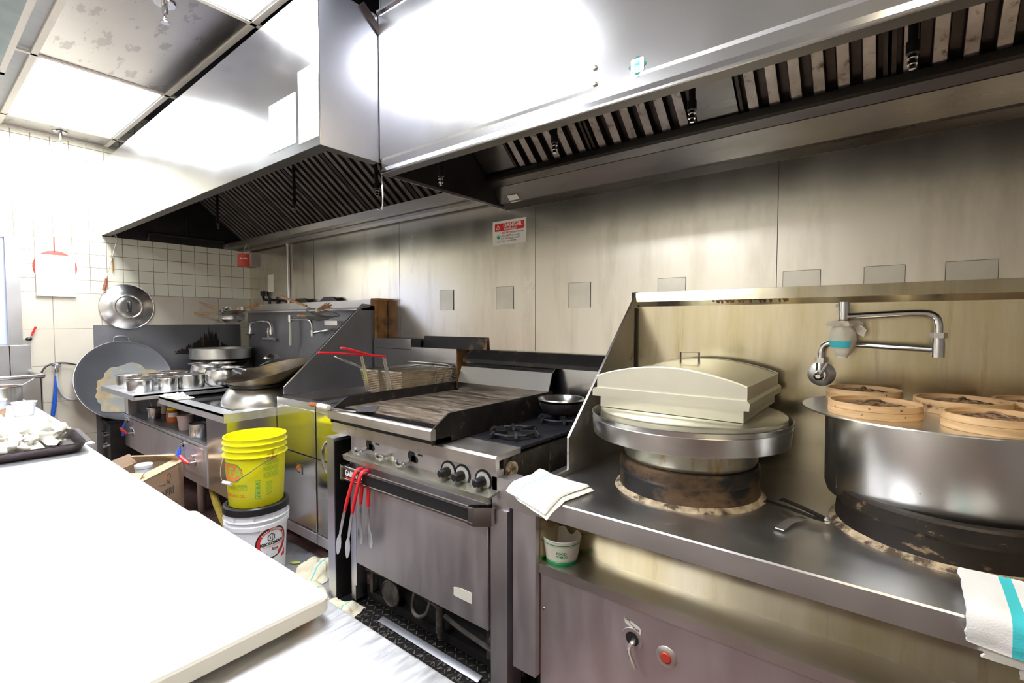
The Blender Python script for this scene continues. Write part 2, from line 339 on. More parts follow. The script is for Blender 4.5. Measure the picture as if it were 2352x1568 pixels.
# fluorescent ceiling lights and one added fill panel
def ceiling_light(x0,x1,y0,y1,label,m='lamp'):
    t=thing('ceiling_light',label,'light',((x0+x1)/2,(y0+y1)/2,ZC),0,'recessed ceiling lights')
    a=(x1-x0)/2; b=(y1-y0)/2
    part('frame',MB().box(-a,a,-b,-b+.012,0,.02).box(-a,a,b-.012,b,0,.02).box(-a,-a+.012,-b,b,0,.02).box(a-.012,a,-b,b,0,.02),'white',t)
    part('diffuser',MB().box(-a+.012,a-.012,-b+.012,b-.012,.004,.012),m,t)
ceiling_light(-4.938,-3.742,-1.75,-1.16,'glowing ceiling light panel nearest the tiled wall, beside the stainless ceiling panel')
ceiling_light(-2.498,-1.302,-1.75,-1.16,'glowing ceiling light panel above the hood corner at the top of the frame')
ceiling_light(-2.498,-1.302,-3.61,-3.02,'added fill light panel over the prep side, unseen behind the camera')  # out-of-frame fill light, added to brighten the room
ceiling_light(-.05,1.13,-1.75,-1.16,'warm ceiling light panel above the steamer range, right of the frame','lamp_warm')
# ceiling vent panel hanging a little low at the top left corner
t=thing('ceiling_vent','dull green grey ceiling vent cover in the top left corner of the ceiling','vent',(-3.6,-2.1,ZC-.01))
part('cover',MB().box(-.52,.6,-.27,.235,0,.02),'vent',t)
part('frame',MB().box(-.56,.6,.235,.262,.0,.03).box(-.56,-.52,-.27,.262,0,.03),'tbar',t)
# sprinkler heads
def sprinkler(x,y,label):
    t=thing('sprinkler_head',label,'sprinkler',(x,y,ZC),0,'ceiling sprinklers')
    part('escutcheon',MB().lathe([(0,-.004),(.042,-.004),(.045,.0),(.04,.004)],28),'chrome',t)
    part('body',MB().cyl((0,0,-.05),(0,0,0),.011,.014).tube([(.011,0,-.045),(.013,0,-.07),(0,0,-.085),(-.013,0,-.07),(-.011,0,-.045)],.0028),'chrome',t)
    part('deflector',MB().lathe([(0,-.088),(.019,-.088),(.019,-.085),(0,-.085)],12),'chrome',t)
sprinkler(-2.67,-1.468,'chrome sprinkler head hanging from the stained stainless ceiling panel')
sprinkler(-5.09,-1.448,'chrome sprinkler head close to the tiled wall')
# seams and cover plates of the stainless back wall
mb=MB()
for x,z0,z1 in ((-1.621,1.2,2.03),(-.387,1.5,2.03),(-2.834,1.2,2.1),(-4.0,1.52,2.1),(-4.003,1.52,2.1),(-3.997,1.56,2.1)): mb.box(x-.0012,x+.0012,-.0008,.001,z0,z1)
struct('trim_2',mb,'seam')
for i,(x,wd,z1) in enumerate([(-2.346,.127,1.578),(-1.847,.13,1.578),(-1.33,.132,1.578),(-.829,.131,1.575),(-.297,.13,1.576),(-.03,.12,1.576),(.206,.13,1.577)]):
    place=['far left beside the seam','left below the red danger sign','between the danger sign and angled guard','just above the left end of the yellowed ledge','above the ledge right of the long wall seam','above the ledge over the swing faucet','above the ledge at the right edge of the wall'][i]
    t=thing('cover_plate','square stainless cover plate '+place,'plate',(x,-.002,1.51),0,'square cover plates along the back wall')
    part('plate',MB().box(-wd/2,wd/2,-.001,.001,-.066,z1-1.51),'wall_patch',t)
    part('edge',MB().box(-wd/2-.0015,-wd/2,-.0015,.001,-.066,z1-1.51).box(wd/2,wd/2+.0015,-.0015,.001,-.066,z1-1.51).box(-wd/2,wd/2,-.0015,.001,z1-1.51,z1-1.5085),'seam',t)
# old cream plate and conduit at the left end of the back wall
one('wall_plate',MB().box(-.06,.06,-.002,.001,-.085,.085),'cream','stained cream switch plate blank on the back wall above the wok pipe shelf','plate',(-4.79,0,1.745))
one('conduit_pipe',MB().cyl((0,0,0),(0,0,.6),.012).cyl((0,0,.57),(0,0,.62),.018),'steel','thin vertical steel conduit on the back wall above the wok shelf','pipe',(-4.42,-.014,1.5))
# ------------------------------------------------------------------ left hood
HY=-1.19; HZ=2.09; HX=-1.85
t=thing('exhaust_hood','large left exhaust hood box with dirty black baffle filters, reaching the tiled wall','hood',((XL+HX)/2,HY,HZ))
ox,oy,oz=t.location
def rel(mb): 
    mb.v=[(a-ox,b-oy,c-oz) for a,b,c in mb.v]; return mb
mb=MB(); mb.add([(XL,HY,HZ),(HX,HY,HZ),(HX,HY,2.738),(XL,HY,2.677),(XL,HY+.004,HZ),(HX,HY+.004,HZ),(HX,HY+.004,2.738),(XL,HY+.004,2.677)],[(0,1,2,3),(7,6,5,4),(0,4,5,1),(2,6,7,3),(1,5,6,2),(0,3,7,4)])
part('front_panel',rel(mb),'hood_steel',t,smooth=0)
part('side_panel',rel(MB().box(HX-.004,HX,HY+.004,-.05,HZ,2.738)),'hood_side',t,smooth=0)
part('bottom_rim',rel(MB().box(XL,HX-.004,HY+.004,HY+.06,HZ,HZ+.008).box(HX-.05,HX-.004,HY+.06,-.9,HZ,HZ+.008)),'lip_dark',t,smooth=0)
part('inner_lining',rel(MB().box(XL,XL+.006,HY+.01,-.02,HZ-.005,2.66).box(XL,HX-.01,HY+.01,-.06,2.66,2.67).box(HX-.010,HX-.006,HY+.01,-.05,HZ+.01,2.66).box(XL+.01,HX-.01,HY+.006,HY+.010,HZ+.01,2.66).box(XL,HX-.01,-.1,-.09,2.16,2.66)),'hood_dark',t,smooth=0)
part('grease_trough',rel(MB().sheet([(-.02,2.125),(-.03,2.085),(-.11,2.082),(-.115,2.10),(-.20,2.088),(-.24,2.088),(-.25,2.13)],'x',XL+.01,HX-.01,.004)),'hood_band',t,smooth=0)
def baffle_filter(parent,x0,x1,y0,z0,s,ln,m,n,off):
    e=Vector((0,-1,s)).normalized(); nrm=Vector((0,s,1)).normalized()
    mx=Matrix(((1,0,0,x0-off[0]),(0,e.y,nrm.y,y0-off[1]),(0,e.z,nrm.z,z0-off[2]),(0,0,0,1)))
    W=x1-x0; mb=MB()
    bl=MB(); mb.box(0,W,0,ln,.034,.036,mx)
    mb.box(0,.012,0,ln,0,.034,mx).box(W-.012,W,0,ln,0,.034,mx).box(0,W,0,.012,0,.034,mx)
    p=(W-.024)/n
    for i in range(n):
        a=.012+i*p
        bl.prism([(a+p*.26,.0),(a+p*.74,.0),(a+p*.74,.004),(a+p*.26,.004)],'y',.012,ln,mx)
        for q,sg in ((a+p*.26,-1),(a+p*.74,1)): mb.prism([(q,0),(q+sg*.004,.018),(q+sg*.004-.0015,.018),(q-.0015,0)],'y',.012,ln,mx)
    f=part('baffle_filter',mb,'filter',parent,smooth=0); part('blades',bl,m,f,smooth=0)
    return f
xs=[-4.82+i*.497 for i in range(7)]
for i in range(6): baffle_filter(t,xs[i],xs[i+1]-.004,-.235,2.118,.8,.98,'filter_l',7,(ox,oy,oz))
# papers on the front of the left hood
for x,z,wd,h,l in ((-2.155,2.245,.235,.215,'white paper sheet taped low on the left hood front, left of the pair'),(-1.935,2.275,.155,.30,'white paper sheet taped at the right corner of the left hood front')):
    one('paper_sheet',MB().box(-wd/2,wd/2,-.001,0,-h/2,h/2),'white',l,'paper',(x,HY-.0005,z),group='papers on the hood front')
one('sticker',MB().box(-.02,.02,-.0006,0,-.03,.03),'tbar','small orange cream sticker at the far left end of the left hood','sticker',(-5.11,HY-.0003,2.15))
# ------------------------------------------------------------------ right hood
RX=-1.845; RY=-.90
t=thing('exhaust_hood','near right exhaust hood with folded lip and shiny brown baffle filters','hood',(.3,RY,2.04))
ox,oy,oz=t.location; XE=2.3
part('front_panel',rel(MB().box(RX,XE,RY,RY+.004,2.105,2.735)),'hood_steel',t,smooth=0)
part('upper_trim',rel(MB().prism([(RY,2.735),(RY-.012,2.742),(RY-.012,2.752),(RY+.01,2.752),(RY+.01,2.735)],'x',RX,XE).box(RX,XE,RY+.01,RY+.014,2.75,3.1)),'hood_steel',t,smooth=0)
part('lip',rel(MB().prism([(RY,2.105),(RY+.014,2.085),(RY-.002,2.045),(RY-.002,2.038),(RY+.006,2.038),(RY+.006,2.105)],'x',RX,XE)),'hood_steel',t,smooth=0)
part('bottom_rim',rel(MB().box(RX,XE,RY+.006,RY+.055,2.038,2.046)),'lip_dark',t,smooth=0)
part('side_panel',rel(MB().box(RX,RX+.004,RY+.006,-.015,2.036,3.1)),'hood_side',t,smooth=0)
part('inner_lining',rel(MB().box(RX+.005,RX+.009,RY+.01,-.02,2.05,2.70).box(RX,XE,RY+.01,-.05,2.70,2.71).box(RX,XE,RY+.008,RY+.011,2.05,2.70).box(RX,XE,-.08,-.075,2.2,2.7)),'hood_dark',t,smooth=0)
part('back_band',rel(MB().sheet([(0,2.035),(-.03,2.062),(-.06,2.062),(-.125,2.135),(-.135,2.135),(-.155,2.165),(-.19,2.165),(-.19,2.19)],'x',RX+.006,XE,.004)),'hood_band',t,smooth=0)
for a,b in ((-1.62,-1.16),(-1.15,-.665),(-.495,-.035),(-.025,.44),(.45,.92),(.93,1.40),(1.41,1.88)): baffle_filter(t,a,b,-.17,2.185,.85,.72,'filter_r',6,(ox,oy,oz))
e=Vector((0,-1,.85)).normalized(); nr=Vector((0,.85,1)).normalized()
for a,b in ((-.66,-.50),(-1.83,-1.62)):
    mx=Matrix(((1,0,0,a-ox),(0,e.y,nr.y,-.17-oy),(0,e.z,nr.z,2.185-oz),(0,0,0,1)))
    part('blank_panel',MB().box(0,b-a-.003,0,.72,.0,.004,mx),'hood_band',t,smooth=0)
for z in (2.162,2.112): part('rivet',MB().lathe([(0,.006),(.004,.006),(.007,.003),(.008,0)],12,mx=T(-.753-ox,-.0006,z-oz)@Matrix.Rotation(PI/2,4,'X')),'dirty_steel',t)
one('tape_patch',MB().box(-.035,.035,-.001,.001,-.025,.025),'paper','square of old tape on the underside band of the right hood near its left end','tape',(-1.72,-.075,2.072),rx=.9)
# round-cornered logo sticker
t=thing('logo_sticker','white and teal square logo sticker on the right hood front beside two rivets','sticker',(-.613,RY-.0015,2.125))
def rrect(w,h,r,n=5):
    p=[]
    for cx,cy,a in ((w-r,h-r,0),(-w+r,h-r,PI/2),(-w+r,-h+r,PI),(w-r,-h+r,3*PI/2)):
        for i in range(n+1): p.append((cx+r*math.cos(a+i*PI/2/n),cy+r*math.sin(a+i*PI/2/n)))
    return p
R45=Matrix.Rotation(PI/4,2)
part('backing',MB().prism([tuple(R45@Vector(p)) for p in rrect(.021,.021,.006)],'y',0,.001),'teal',t,smooth=0)
part('card',MB().prism(rrect(.0205,.021,.005),'y',-.0004,.001),'white',t,smooth=0)
F=lambda x,y:(x,-.0008,y)
mb=MB()
for k in range(24):
    a=2*PI*k/24; c,s_=math.cos(a),math.sin(a); r0,r1=.006,.0125 if k%2 else .0145
    mb.add([F(r0*c-.0006*s_,r0*s_+.0006*c+.003),F(r0*c+.0006*s_,r0*s_-.0006*c+.003),F(r1*c,r1*s_+.003)],[(0,1,2)])
mb=textmb('AIR',.008,f=lambda x,y:(x,-.0009,y+.003),mb=mb,bold=.0004)
for i,ch in enumerate('SYSTEMS'):
    a=-PI/2+(i-3)*.2
    textmb(ch,.006,f=lambda x,y,a=a:((.016)*math.cos(a)+x*math.cos(a+PI/2)-y*math.sin(a+PI/2),-.0009,.003+(.016)*math.sin(a)+x*math.sin(a+PI/2)+y*math.cos(a+PI/2)),mb=mb)
part('emblem',mb,'cyan',t,smooth=0)
# fire suppression nozzles inside the hoods
def nozzle(name,x,y,z,L,label,lean=0,m='black_steel'):
    t=thing('suppression_nozzle',label,'nozzle',(x,y,z),0,'fire suppression nozzles under the hoods',ry=lean)
    part('drop_pipe',MB().cyl((0,0,.05),(0,0,L),.011),'black_steel',t)
    part('elbow',MB().cyl((0,0,.04),(0,0,.07),.015),'black_steel',t)
    part('tip',MB().cyl((0,0,0),(0,0,.045),.007,.009).cyl((0,0,.012),(0,0,.02),.0115).cyl((0,0,.028),(0,0,.034),.0115),'chrome',t)
nozzle('',-4.43,-.6,2.14,.42,'suppression nozzle on a black drop pipe, leftmost in front of the left hood filters')
nozzle('',-3.18,-.6,2.11,.42,'suppression nozzle on the long middle drop pipe of the left hood')
nozzle('',-2.33,-.56,2.085,.42,'suppression nozzle leaning near the right end of the left hood',-.06)
nozzle('',-1.64,-.72,1.99,.68,'bright tipped suppression nozzle at the left end under the right hood',.0)
nozzle('',-1.10,-.6,2.055,.42,'suppression nozzle in front of the first filter of the right hood')
nozzle('',-.55,-.6,2.04,.42,'suppression nozzle beside the blank panel of the right hood')
nozzle('',.023,-.6,2.035,.42,'suppression nozzle at the far right of the right hood')
t=thing('suppression_pipe','black horizontal pipe with two nozzles inside the left hood end by the tiled wall','pipe',(XL+.06,-.58,2.15))
part('pipe',MB().tube([(0,-.3,0),(0,.32,0)],.011).cyl((0,0,0),(0,0,.5),.009),'black_steel',t)
part('tip',MB().cyl((0,-.3,-.07),(0,-.3,0),.010).cyl((0,-.3,-.05),(0,-.3,-.03),.014),'chrome',t)
part('tip',MB().cyl((0,.32,-.07),(0,.32,0),.010).cyl((0,.32,-.05),(0,.32,-.03),.014),'chrome',t)
one('wire_hook',MB().tube([(0,0,.12),(.004,0,.05),(.006,0,-.02),(-.005,0,-.045),(-.03,0,-.035)],.0035,smooth=2),'chrome','bent wire hook dangling from the corner of the right hood','hook',(-1.86,-.88,1.925))
# ------------------------------------------------------------------ danger sign
t=thing('danger_sign','white danger sign with red header on the stainless back wall','sign',(-1.8125,-.003,1.904))
part('board',MB().box(-.127,.127,0,.002,-.072,.071),'paper',t,smooth=0)
part('header',MB().box(-.110,.111,-.0006,0,.010,.056),'red',t,smooth=0)
F=lambda x,y:(x,-.0012,y)
mb=textmb('DANGER',.034,bold=.0009,f=lambda x,y:(x+.026,-.0012,y+.040)); textmb('DEPRESSURIZE',.0145,bold=.0003,f=lambda x,y:(x+.010,-.0012,y+.0185),mb=mb)
for a,b in (((-.098,.022),(-.070,.022)),((-.098,.022),(-.084,.049)),((-.070,.022),(-.084,.049))):
    d=Vector((b[0]-a[0],b[1]-a[1])).normalized()*.0012; mb.add([F(a[0]-d.y,a[1]+d.x),F(a[0]+d.y,a[1]-d.x),F(b[0]+d.y,b[1]-d.x),F(b[0]-d.y,b[1]+d.x)],[(0,1,2,3)])
polymb([(-.0858,.029),(-.0822,.029),(-.0818,.041),(-.0862,.041)],F,mb); polymb([(-.0855,.0245),(-.0825,.0245),(-.0825,.0275),(-.0855,.0275)],F,mb)
part('header_lettering',mb,'paper',t,smooth=0)
mb=textmb('DO NOT',.0155,'LEFT',.0004,f=lambda x,y:(x-.050,-.0012,y-.003)); textmb('DO NOT',.0155,'LEFT',.0004,f=lambda x,y:(x-.050,-.0012,y-.021),mb=mb)
part('warning_words',mb,'red',t,smooth=0)
mb=textmb('force lid handle',.0155,'LEFT',f=lambda x,y:(x+.012,-.0012,y-.003)); textmb('try to open',.0155,'LEFT',f=lambda x,y:(x+.012,-.0012,y-.021),mb=mb)
textmb('lid until gauge reads 0',.0155,'LEFT',f=lambda x,y:(x-.050,-.0012,y-.036),mb=mb); textmb('Severe burns will result',.011,'LEFT',.0002,f=lambda x,y:(x-.050,-.0012,y-.051),mb=mb)
part('instruction_text',mb,'darkgrey',t,smooth=0)
mb=ringmb(.0205,.022,F,cx=-.080,cy=-.036); part('emblem_ring',mb,'darkgrey',t,smooth=0)
mb=polymb([(-.093,-.028),(-.088,-.018),(-.080,-.019),(-.070,-.020),(-.067,-.030),(-.074,-.035),(-.088,-.036)],F); polymb([(-.082,-.036),(-.077,-.036),(-.080,-.046)],F,mb); part('emblem',mb,'green',t,smooth=0)
# ------------------------------------------------------------------ cloth helper
def cloth(mb,quad,z0,h,seed=0,nx=26,ny=26,amp=.006,sag=None,freq=9):
    """folded cloth pad: rounded slab over a bilinear quad, rumpled by noise"""
    top=[];bot=[]
    for j in range(ny+1):
        for i in range(nx+1):
            u=i/nx; v=j/ny
            e=min(u,1-u,v,1-v); r=min(1,e/.07); prof=math.sqrt(max(0,1-(1-r)**2))
            x=(quad[0][0]*(1-u)+quad[1][0]*u)*(1-v)+(quad[3][0]*(1-u)+quad[2][0]*u)*v
            y=(quad[0][1]*(1-u)+quad[1][1]*u)*(1-v)+(quad[3][1]*(1-u)+quad[2][1]*u)*v
            n=noise.noise(Vector((x*freq,y*freq,seed)))+.5*noise.noise(Vector((x*freq*2.7,y*freq*2.7,seed+5)))
            wob=.006*noise.noise(Vector((u*4,v*4,seed+9)))
            z=z0+h/2
            s=sag(x,y) if sag else 0
            top.append((x+wob,y+wob,z+h/2*prof+amp*max(0,n+.3)*prof-s)); bot.append((x+wob,y+wob,z-h/2*prof-s+amp*max(0,n)*0))
    o=len(top); f=[]; W=nx+1
    for j in range(ny):
        for i in range(nx):
            a=j*W+i; f.append((a,a+1,a+W+1,a+W)); f.append((a+o,a+W+o,a+W+1+o,a+1+o))
    for i in range(nx): f.append((i,i+o,i+1+o,i+1)); a=ny*W+i; f.append((a,a+1,a+1+o,a+o))
    for j in range(ny): a=j*W; f.append((a,a+W,a+W+o,a+o)); a=j*W+nx; f.append((a,a+o,a+W+o,a+W))
    return mb.add(top+bot,f)
# ------------------------------------------------------------------ steamer range on the right
SX0=-1.055; SX1=1.5
t=thing('steamer_range','long stainless steamer range with yellowed backsplash, angled guard and lower shelf','stove',(SX0,-.5,0))
def rl(mb,o): mb.v=[(a-o[0],b-o[1],c-o[2]) for a,b,c in mb.v]; return mb
o_=(SX0,-.5,0)
def sp(name,mb,m,**k): return part(name,rl(mb,o_),m,t,**k)
sp('countertop',MB().box(SX0,SX1,-.80,-.002,.755,.770).prism([(-.965,.714),(-.965,.772),(-.961,.776),(-.806,.776),(-.80,.769),(-.80,.755),(-.95,.755),(-.95,.714)],'x',SX0,SX1),'counter',smooth=25)
sp('backsplash',MB().box(-.985,SX1,-.042,-.002,.77,1.435),'splash')
sp('ledge',MB().prism([(-.002,1.513),(-.052,1.509),(-.058,1.464),(-.044,1.441),(-.044,1.432),(-.002,1.432)],'x',-.985,SX1),'splash',smooth=0,label='folded ledge along the top of the yellowed backsplash')
mb=MB(); random.seed(3)
for i in range(26):
    x=-.62+i*.0115+random.uniform(-.004,.004); h=.004+.012*random.random(); w_=.004+.005*random.random(); mb.add([(x-w_,-.0585,1.463),(x+w_,-.0585,1.463),(x+w_*.6,-.0585+.008,1.463-h),(x-w_*.3,-.0585+.008,1.463-h)],[(0,1,2,3)])
sp('grease_drips',mb,'rust',smooth=0,kind='stuff')
sp('ledge_end',MB().box(-1.012,-.985,-.04,0,1.43,1.512),'hood_dark')
sp('splash_guard',MB().prism([(-.002,1.512),(-.035,1.512),(-.665,.915),(-.665,.79),(-.94,.776),(-.94,.766),(-.002,.766)],'x',-.995,-.985),'dirty_steel',smooth=0)
sp('seam_line',MB().box(-.984,-.981,-.06,-.04,1.0,1.434),'seam')
sp('post',MB().box(-1.036,-.94,-.955,-.80,.14,.757).box(-1.04,-1.036,-.95,-.1,.14,.757),'front_steel',smooth=0)
sp('shelf',MB().box(-.94,SX1,-.94,-.66,.532,.540).box(-.94,SX1,-.94,-.932,.508,.532),'steel')
sp('shelf_back',MB().box(-.94,SX1,-.80,-.79,.54,.757).box(-.94,-.936,-.93,-.79,.54,.757),'splash',smooth=0)
cp=sp('control_panel',MB().box(-.936,SX1,-.928,-.92,.10,.500).box(-.94,-.936,-.92,-.3,.10,.508),'front_steel',smooth=0)
sp('panel_gap',MB().box(-.94,SX1,-.921,-.915,.496,.51),'seam')
sp('skirt_back',MB().box(-1.0,SX1,-.80,-.79,.02,.5),'black_steel')
for x in (-.98,.2,1.3): sp('leg',MB().cyl((x,-.85,0),(x,-.85,.14),.022),'black_steel')
FX=lambda x,z,y=-.931:(x-o_[0],y-o_[1],z)
sp('screw',MB().lathe([(0,.004),(.004,.003),(.006,0)],12,mx=T(-.922,-.928,.38)@Matrix.Rotation(PI/2,4,'X')),'chrome')
v=sp('valve_opening',MB().lathe([(.020,.0005),(.033,.0025),(.034,0)],28,mx=T(-.598,-.928,.407)@Matrix.Rotation(PI/2,4,'X')),'front_steel')
sp('valve_hole',MB().lathe([(0,.0012),(.021,.0012)],24,mx=T(-.598,-.928,.407)@Matrix.Rotation(PI/2,4,'X')),'black')
sp('valve_lever',MB().tube([(-.592,-.915,.405),(-.592,-.945,.402),(-.60,-.955,.385),(-.572,-.962,.345)],[.008,.008,.007,.006,.006,.005],smooth=2),'pot',label='bent silver valve lever')
sp('indicator_bezel',MB().lathe([(.017,.006),(.022,.006),(.030,.002),(.031,0)],28,mx=T(-.492,-.928,.397)@Matrix.Rotation(PI/2,4,'X')),'dirty_steel')
sp('indicator_button',MB().lathe([(0,.009),(.013,.009),(.017,.005),(.017,0)],24,mx=T(-.492,-.928,.397)@Matrix.Rotation(PI/2,4,'X')),'red_paint',label='red indicator button')
st=sp('label_sticker',MB().add([(-.624,-.9285,.468),(-.576,-.9285,.452),(-.569,-.9285,.444),(-.572,-.9285,.430),(-.583,-.9285,.432),(-.622,-.9285,.449)],[(0,1,2,3,4,5)]),'paper',smooth=0)
mb=textmb('ON',.011,bold=.0003,f=lambda x,y:(-.614+x,-.9292,.462+y-.2*x)); textmb('OFF',.011,bold=.0003,f=lambda x,y:(-.585+x,-.9292,.440+y-.2*x),mb=mb)
mb.tube([(-.609,-.9292,.456),(-.60,-.9292,.450),(-.593,-.9292,.446)],.0008,seg=4)
p=sp('sticker_text',mb,'darkgrey',smooth=0)
for x,y,r,l in ((-.572,-.525,.236,'scorched burner ring under the box steamer'),(.135,-.465,.262,'scorched burner ring under the big steam pot')):
    sp('burner_ring',MB().lathe([(r+.004,.77),(r+.002,.79),(r-.002,.835),(r+.004,.845),(r,.876),(r-.006,.882),(r-.03,.882),(r-.03,.80)],48,mx=T(x,y,0)),'burnt' if x<0 else 'burnt_dark',label=l)
    cr=MB()
    cr.lathe([(r+.001,.785),(r+.010,.779),(r+.018,.771),(r+.02,.7695)],48,mx=T(x,y,0))
    cr.v=[(a+.004*noise.noise(Vector((a*30,b*30,0))),b+.004*noise.noise(Vector((a*30,b*30,5))),c) for a,b,c in cr.v]
    sp('grease_crust',cr,'crust')
# swing faucet on the backsplash
t=thing('swing_faucet','double jointed chrome swing faucet on the yellowed backsplash, its spout bagged in cloth','faucet',(-.215,-.042,1.165))
part('wall_flange',MB().lathe([(0,.012),(.030,.012),(.047,.004),(.048,0)],32,mx=T(0,0,0)@Matrix.Rotation(PI/2,4,'X')),'steel',t,label='dark round wall flange')
part('valve_body',MB().cyl((0,-.01,0),(0,-.06,0),.024,.020).cyl((0,-.035,0),(0,-.035,.05),.016).cyl((0,-.035,.045),(0,-.035,.065),.020,seg=6).lathe([(0,.03),(.008,.03),(.014,.024),(.018,.01),(.018,0)],20,mx=T(-.003,-.058,-.003)@Matrix.Rotation(PI/2,4,'X')),'chrome',t)
part('lever',MB().tube([(-.003,-.078,0),(.012,-.082,.02),(.026,-.082,.048)],.0055),'steel',t)
part('lower_arm',MB().tube([(0,-.035,.06),(0,-.035,.095),(.012,-.037,.118),(.04,-.04,.125),(.20,-.07,.117),(.325,-.095,.112)],.0115,seg=12,smooth=2),'chrome',t)
part('joint',MB().cyl((.335,-.097,.086),(.335,-.097,.135),.018).cyl((.335,-.097,.135),(.335,-.097,.15),.017).cyl((.335,-.097,.15),(.335,-.097,.168),.024,seg=6),'chrome',t)
part('upper_arm',MB().tube([(.335,-.097,.165),(.335,-.097,.20),(.325,-.098,.225),(.295,-.10,.235),(.18,-.11,.228),(.085,-.12,.222)],.012,seg=12,smooth=2),'chrome',t)
part('spout_head',MB().cyl((.075,-.12,.235),(.075,-.12,.275),.0185).cyl((.075,-.12,.19),(.075,-.12,.235),.016).cyl((.05,-.12,.262),(.06,-.12,.262),.005),'chrome',t)
b=thing('cloth_bag','cream cloth with teal stripe tied over the faucet spout with a pink band','cloth',(-.215+.075,-.162,1.165))
def bag(prof,mx=Matrix.Diagonal((1.3,1.3,1,1)),wr=.12,seg=36,sd=0):
    m=MB().lathe(prof,seg,mx=mx); out=[]
    for a,b_,c in m.v:
        an=math.atan2(b_,a); k=1+wr*math.sin(an*5+c*60+sd)*.5+wr*noise.noise(Vector((a*60,b_*60,c*30+sd))); out.append((a*k,b_*k,c))
    m.v=out; return m
part('bag',bag([(0,.082),(.014,.08),(.021,.095),(.028,.118),(.031,.14),(.031,.16),(.027,.178),(.020,.192),(.017,.202)]),'rag',b)
part('ruffle',bag([(.019,.196),(.034,.188),(.040,.196),(.030,.206),(.019,.205)],wr=.35,sd=2).add(*(lambda m:(m.v,m.f))(MB().prism([(.02,.20),(.055,.19),(.068,.175),(.060,.150),(.045,.158),(.03,.175)],'y',-.004,.01))),'rag',b,label='frayed cloth edge above the tie')
part('stripe',MB().lathe([(.0385,.112),(.0425,.130),(.0428,.135),(.0395,.117)],30,a0=PI*1.02,a1=PI*1.7),'cyan',b,label='teal woven stripe')
part('tie_band',MB().lathe([(.0185,.091),(.0205,.093),(.0185,.095)],28),'pink',b)
part('spout_mesh',MB().lathe([(0,.072),(.015,.073),(.017,.082),(.0165,.091)],24),'white',b)
part('red_tie',MB().lathe([(.0175,.208),(.0195,.210),(.0175,.212)],28),'red',b)
# box steamer on its wide tray
t=thing('steamer_stand','round stainless steamer tray on a grease streaked collar over the left burner','steamer',(-.58,-.50,.882))
o_=(-.58,-.50,.882); c_=(-.595,-.47)
sp('collar',MB().lathe([(.222,.884),(.228,.90),(.222,.96),(.21,.965)],48,mx=T(-.573,-.515,0)),'drip_steel')
sp('tray',MB().lathe([(.20,.952),(.337,.952),(.340,.955),(.346,1.012),(.343,1.014),(.348,1.03),(.345,1.032),(.338,1.020),(.332,.97),(.20,.962)],72,mx=T(c_[0],c_[1],0)),'pot_brushed')
sp('cover_plate',MB().lathe([(.0,1.044),(.318,1.044),(.324,1.040),(.326,1.0)],64,mx=T(c_[0]+.005,c_[1]+.01,0)),'lid_steel')
t=thing('steam_box','square stainless steam box with arched lid and bent strap handle','steamer',(-.62,-.365,1.045)); o_=(-.62,-.365,1.045)
bx0,bx1,by0,by1=-.872,-.366,-.622,-.11
sp('box_body',MB().box(bx0,bx1,by0,by1,1.046,1.10),'lid_steel',smooth=0)
sp('flange',MB().prism([(bx0-.024,1.088),(bx1+.020,1.088),(bx1+.022,1.112),(bx1+.014,1.120),(bx0-.014,1.120),(bx0-.024,1.112)],'y',by0-.02,by1+.01),'lid_steel',smooth=0)
arc=[(bx0-.010,1.120),(bx0-.010,1.162)]+[(bx0-.010+(bx1+.012-bx0+.010)*i/20,1.162+.047*math.sin(PI*i/20)**.85) for i in range(1,20)]+[(bx1+.012,1.162),(bx1+.012,1.120)]
ld=sp('lid',MB().prism(arc,'y',by0-.01,by1),'lid_steel',smooth=20)
sp('lid_rim',MB().tube([(a,by0-.010,b+.001) for a,b in arc[1:-1]],.003,seg=6),'lid_steel'); sp('lid_rim',MB().tube([(a,by1,b+.001) for a,b in arc[1:-1]],.003,seg=6),'lid_steel')
hx,hy=-.615,-.385
sp('handle',MB().prism([(hx-.034,1.205),(hx-.034,1.252),(hx+.036,1.252),(hx+.036,1.208),(hx+.034,1.208),(hx+.034,1.250),(hx-.032,1.250),(hx-.032,1.205)],'y',hy-.014,hy+.014,mx=T(hx,hy,0,rz=.5)@T(-hx,-hy,0)),'pot',smooth=0)
# big steam pot with flat plate
t=thing('steam_pot','huge stainless steam pot cut by the right edge of the frame','pot',(.12,-.40,.882)); o_=(.12,-.40,.882)
sp('pot_body',MB().lathe([(0,.86),(.235,.852),(.262,.838),(.278,.842),(.284,.862),(.286,1.09),(.28,1.09)],72,mx=T(.12,-.40,0)),'pot_brushed')
sp('weld_seam',MB().tube([(.12-.2835*math.cos(.55),-.40-.2835*math.sin(.55),z) for z in (.87,1.08)],.0012,seg=4),'hood_side')
sp('top_plate',MB().lathe([(0,1.098),(.350,1.098),(.351,1.0955),(.350,1.093),(0,1.093)],80,mx=T(.115,-.362,0)),'pot_brushed')
sp('side_tab',MB().box(-.185,-.15,-.50,-.47,1.083,1.087,mx=T(0,0,0)).box(-.17,-.13,-.505,-.475,1.085,1.093),'pot')
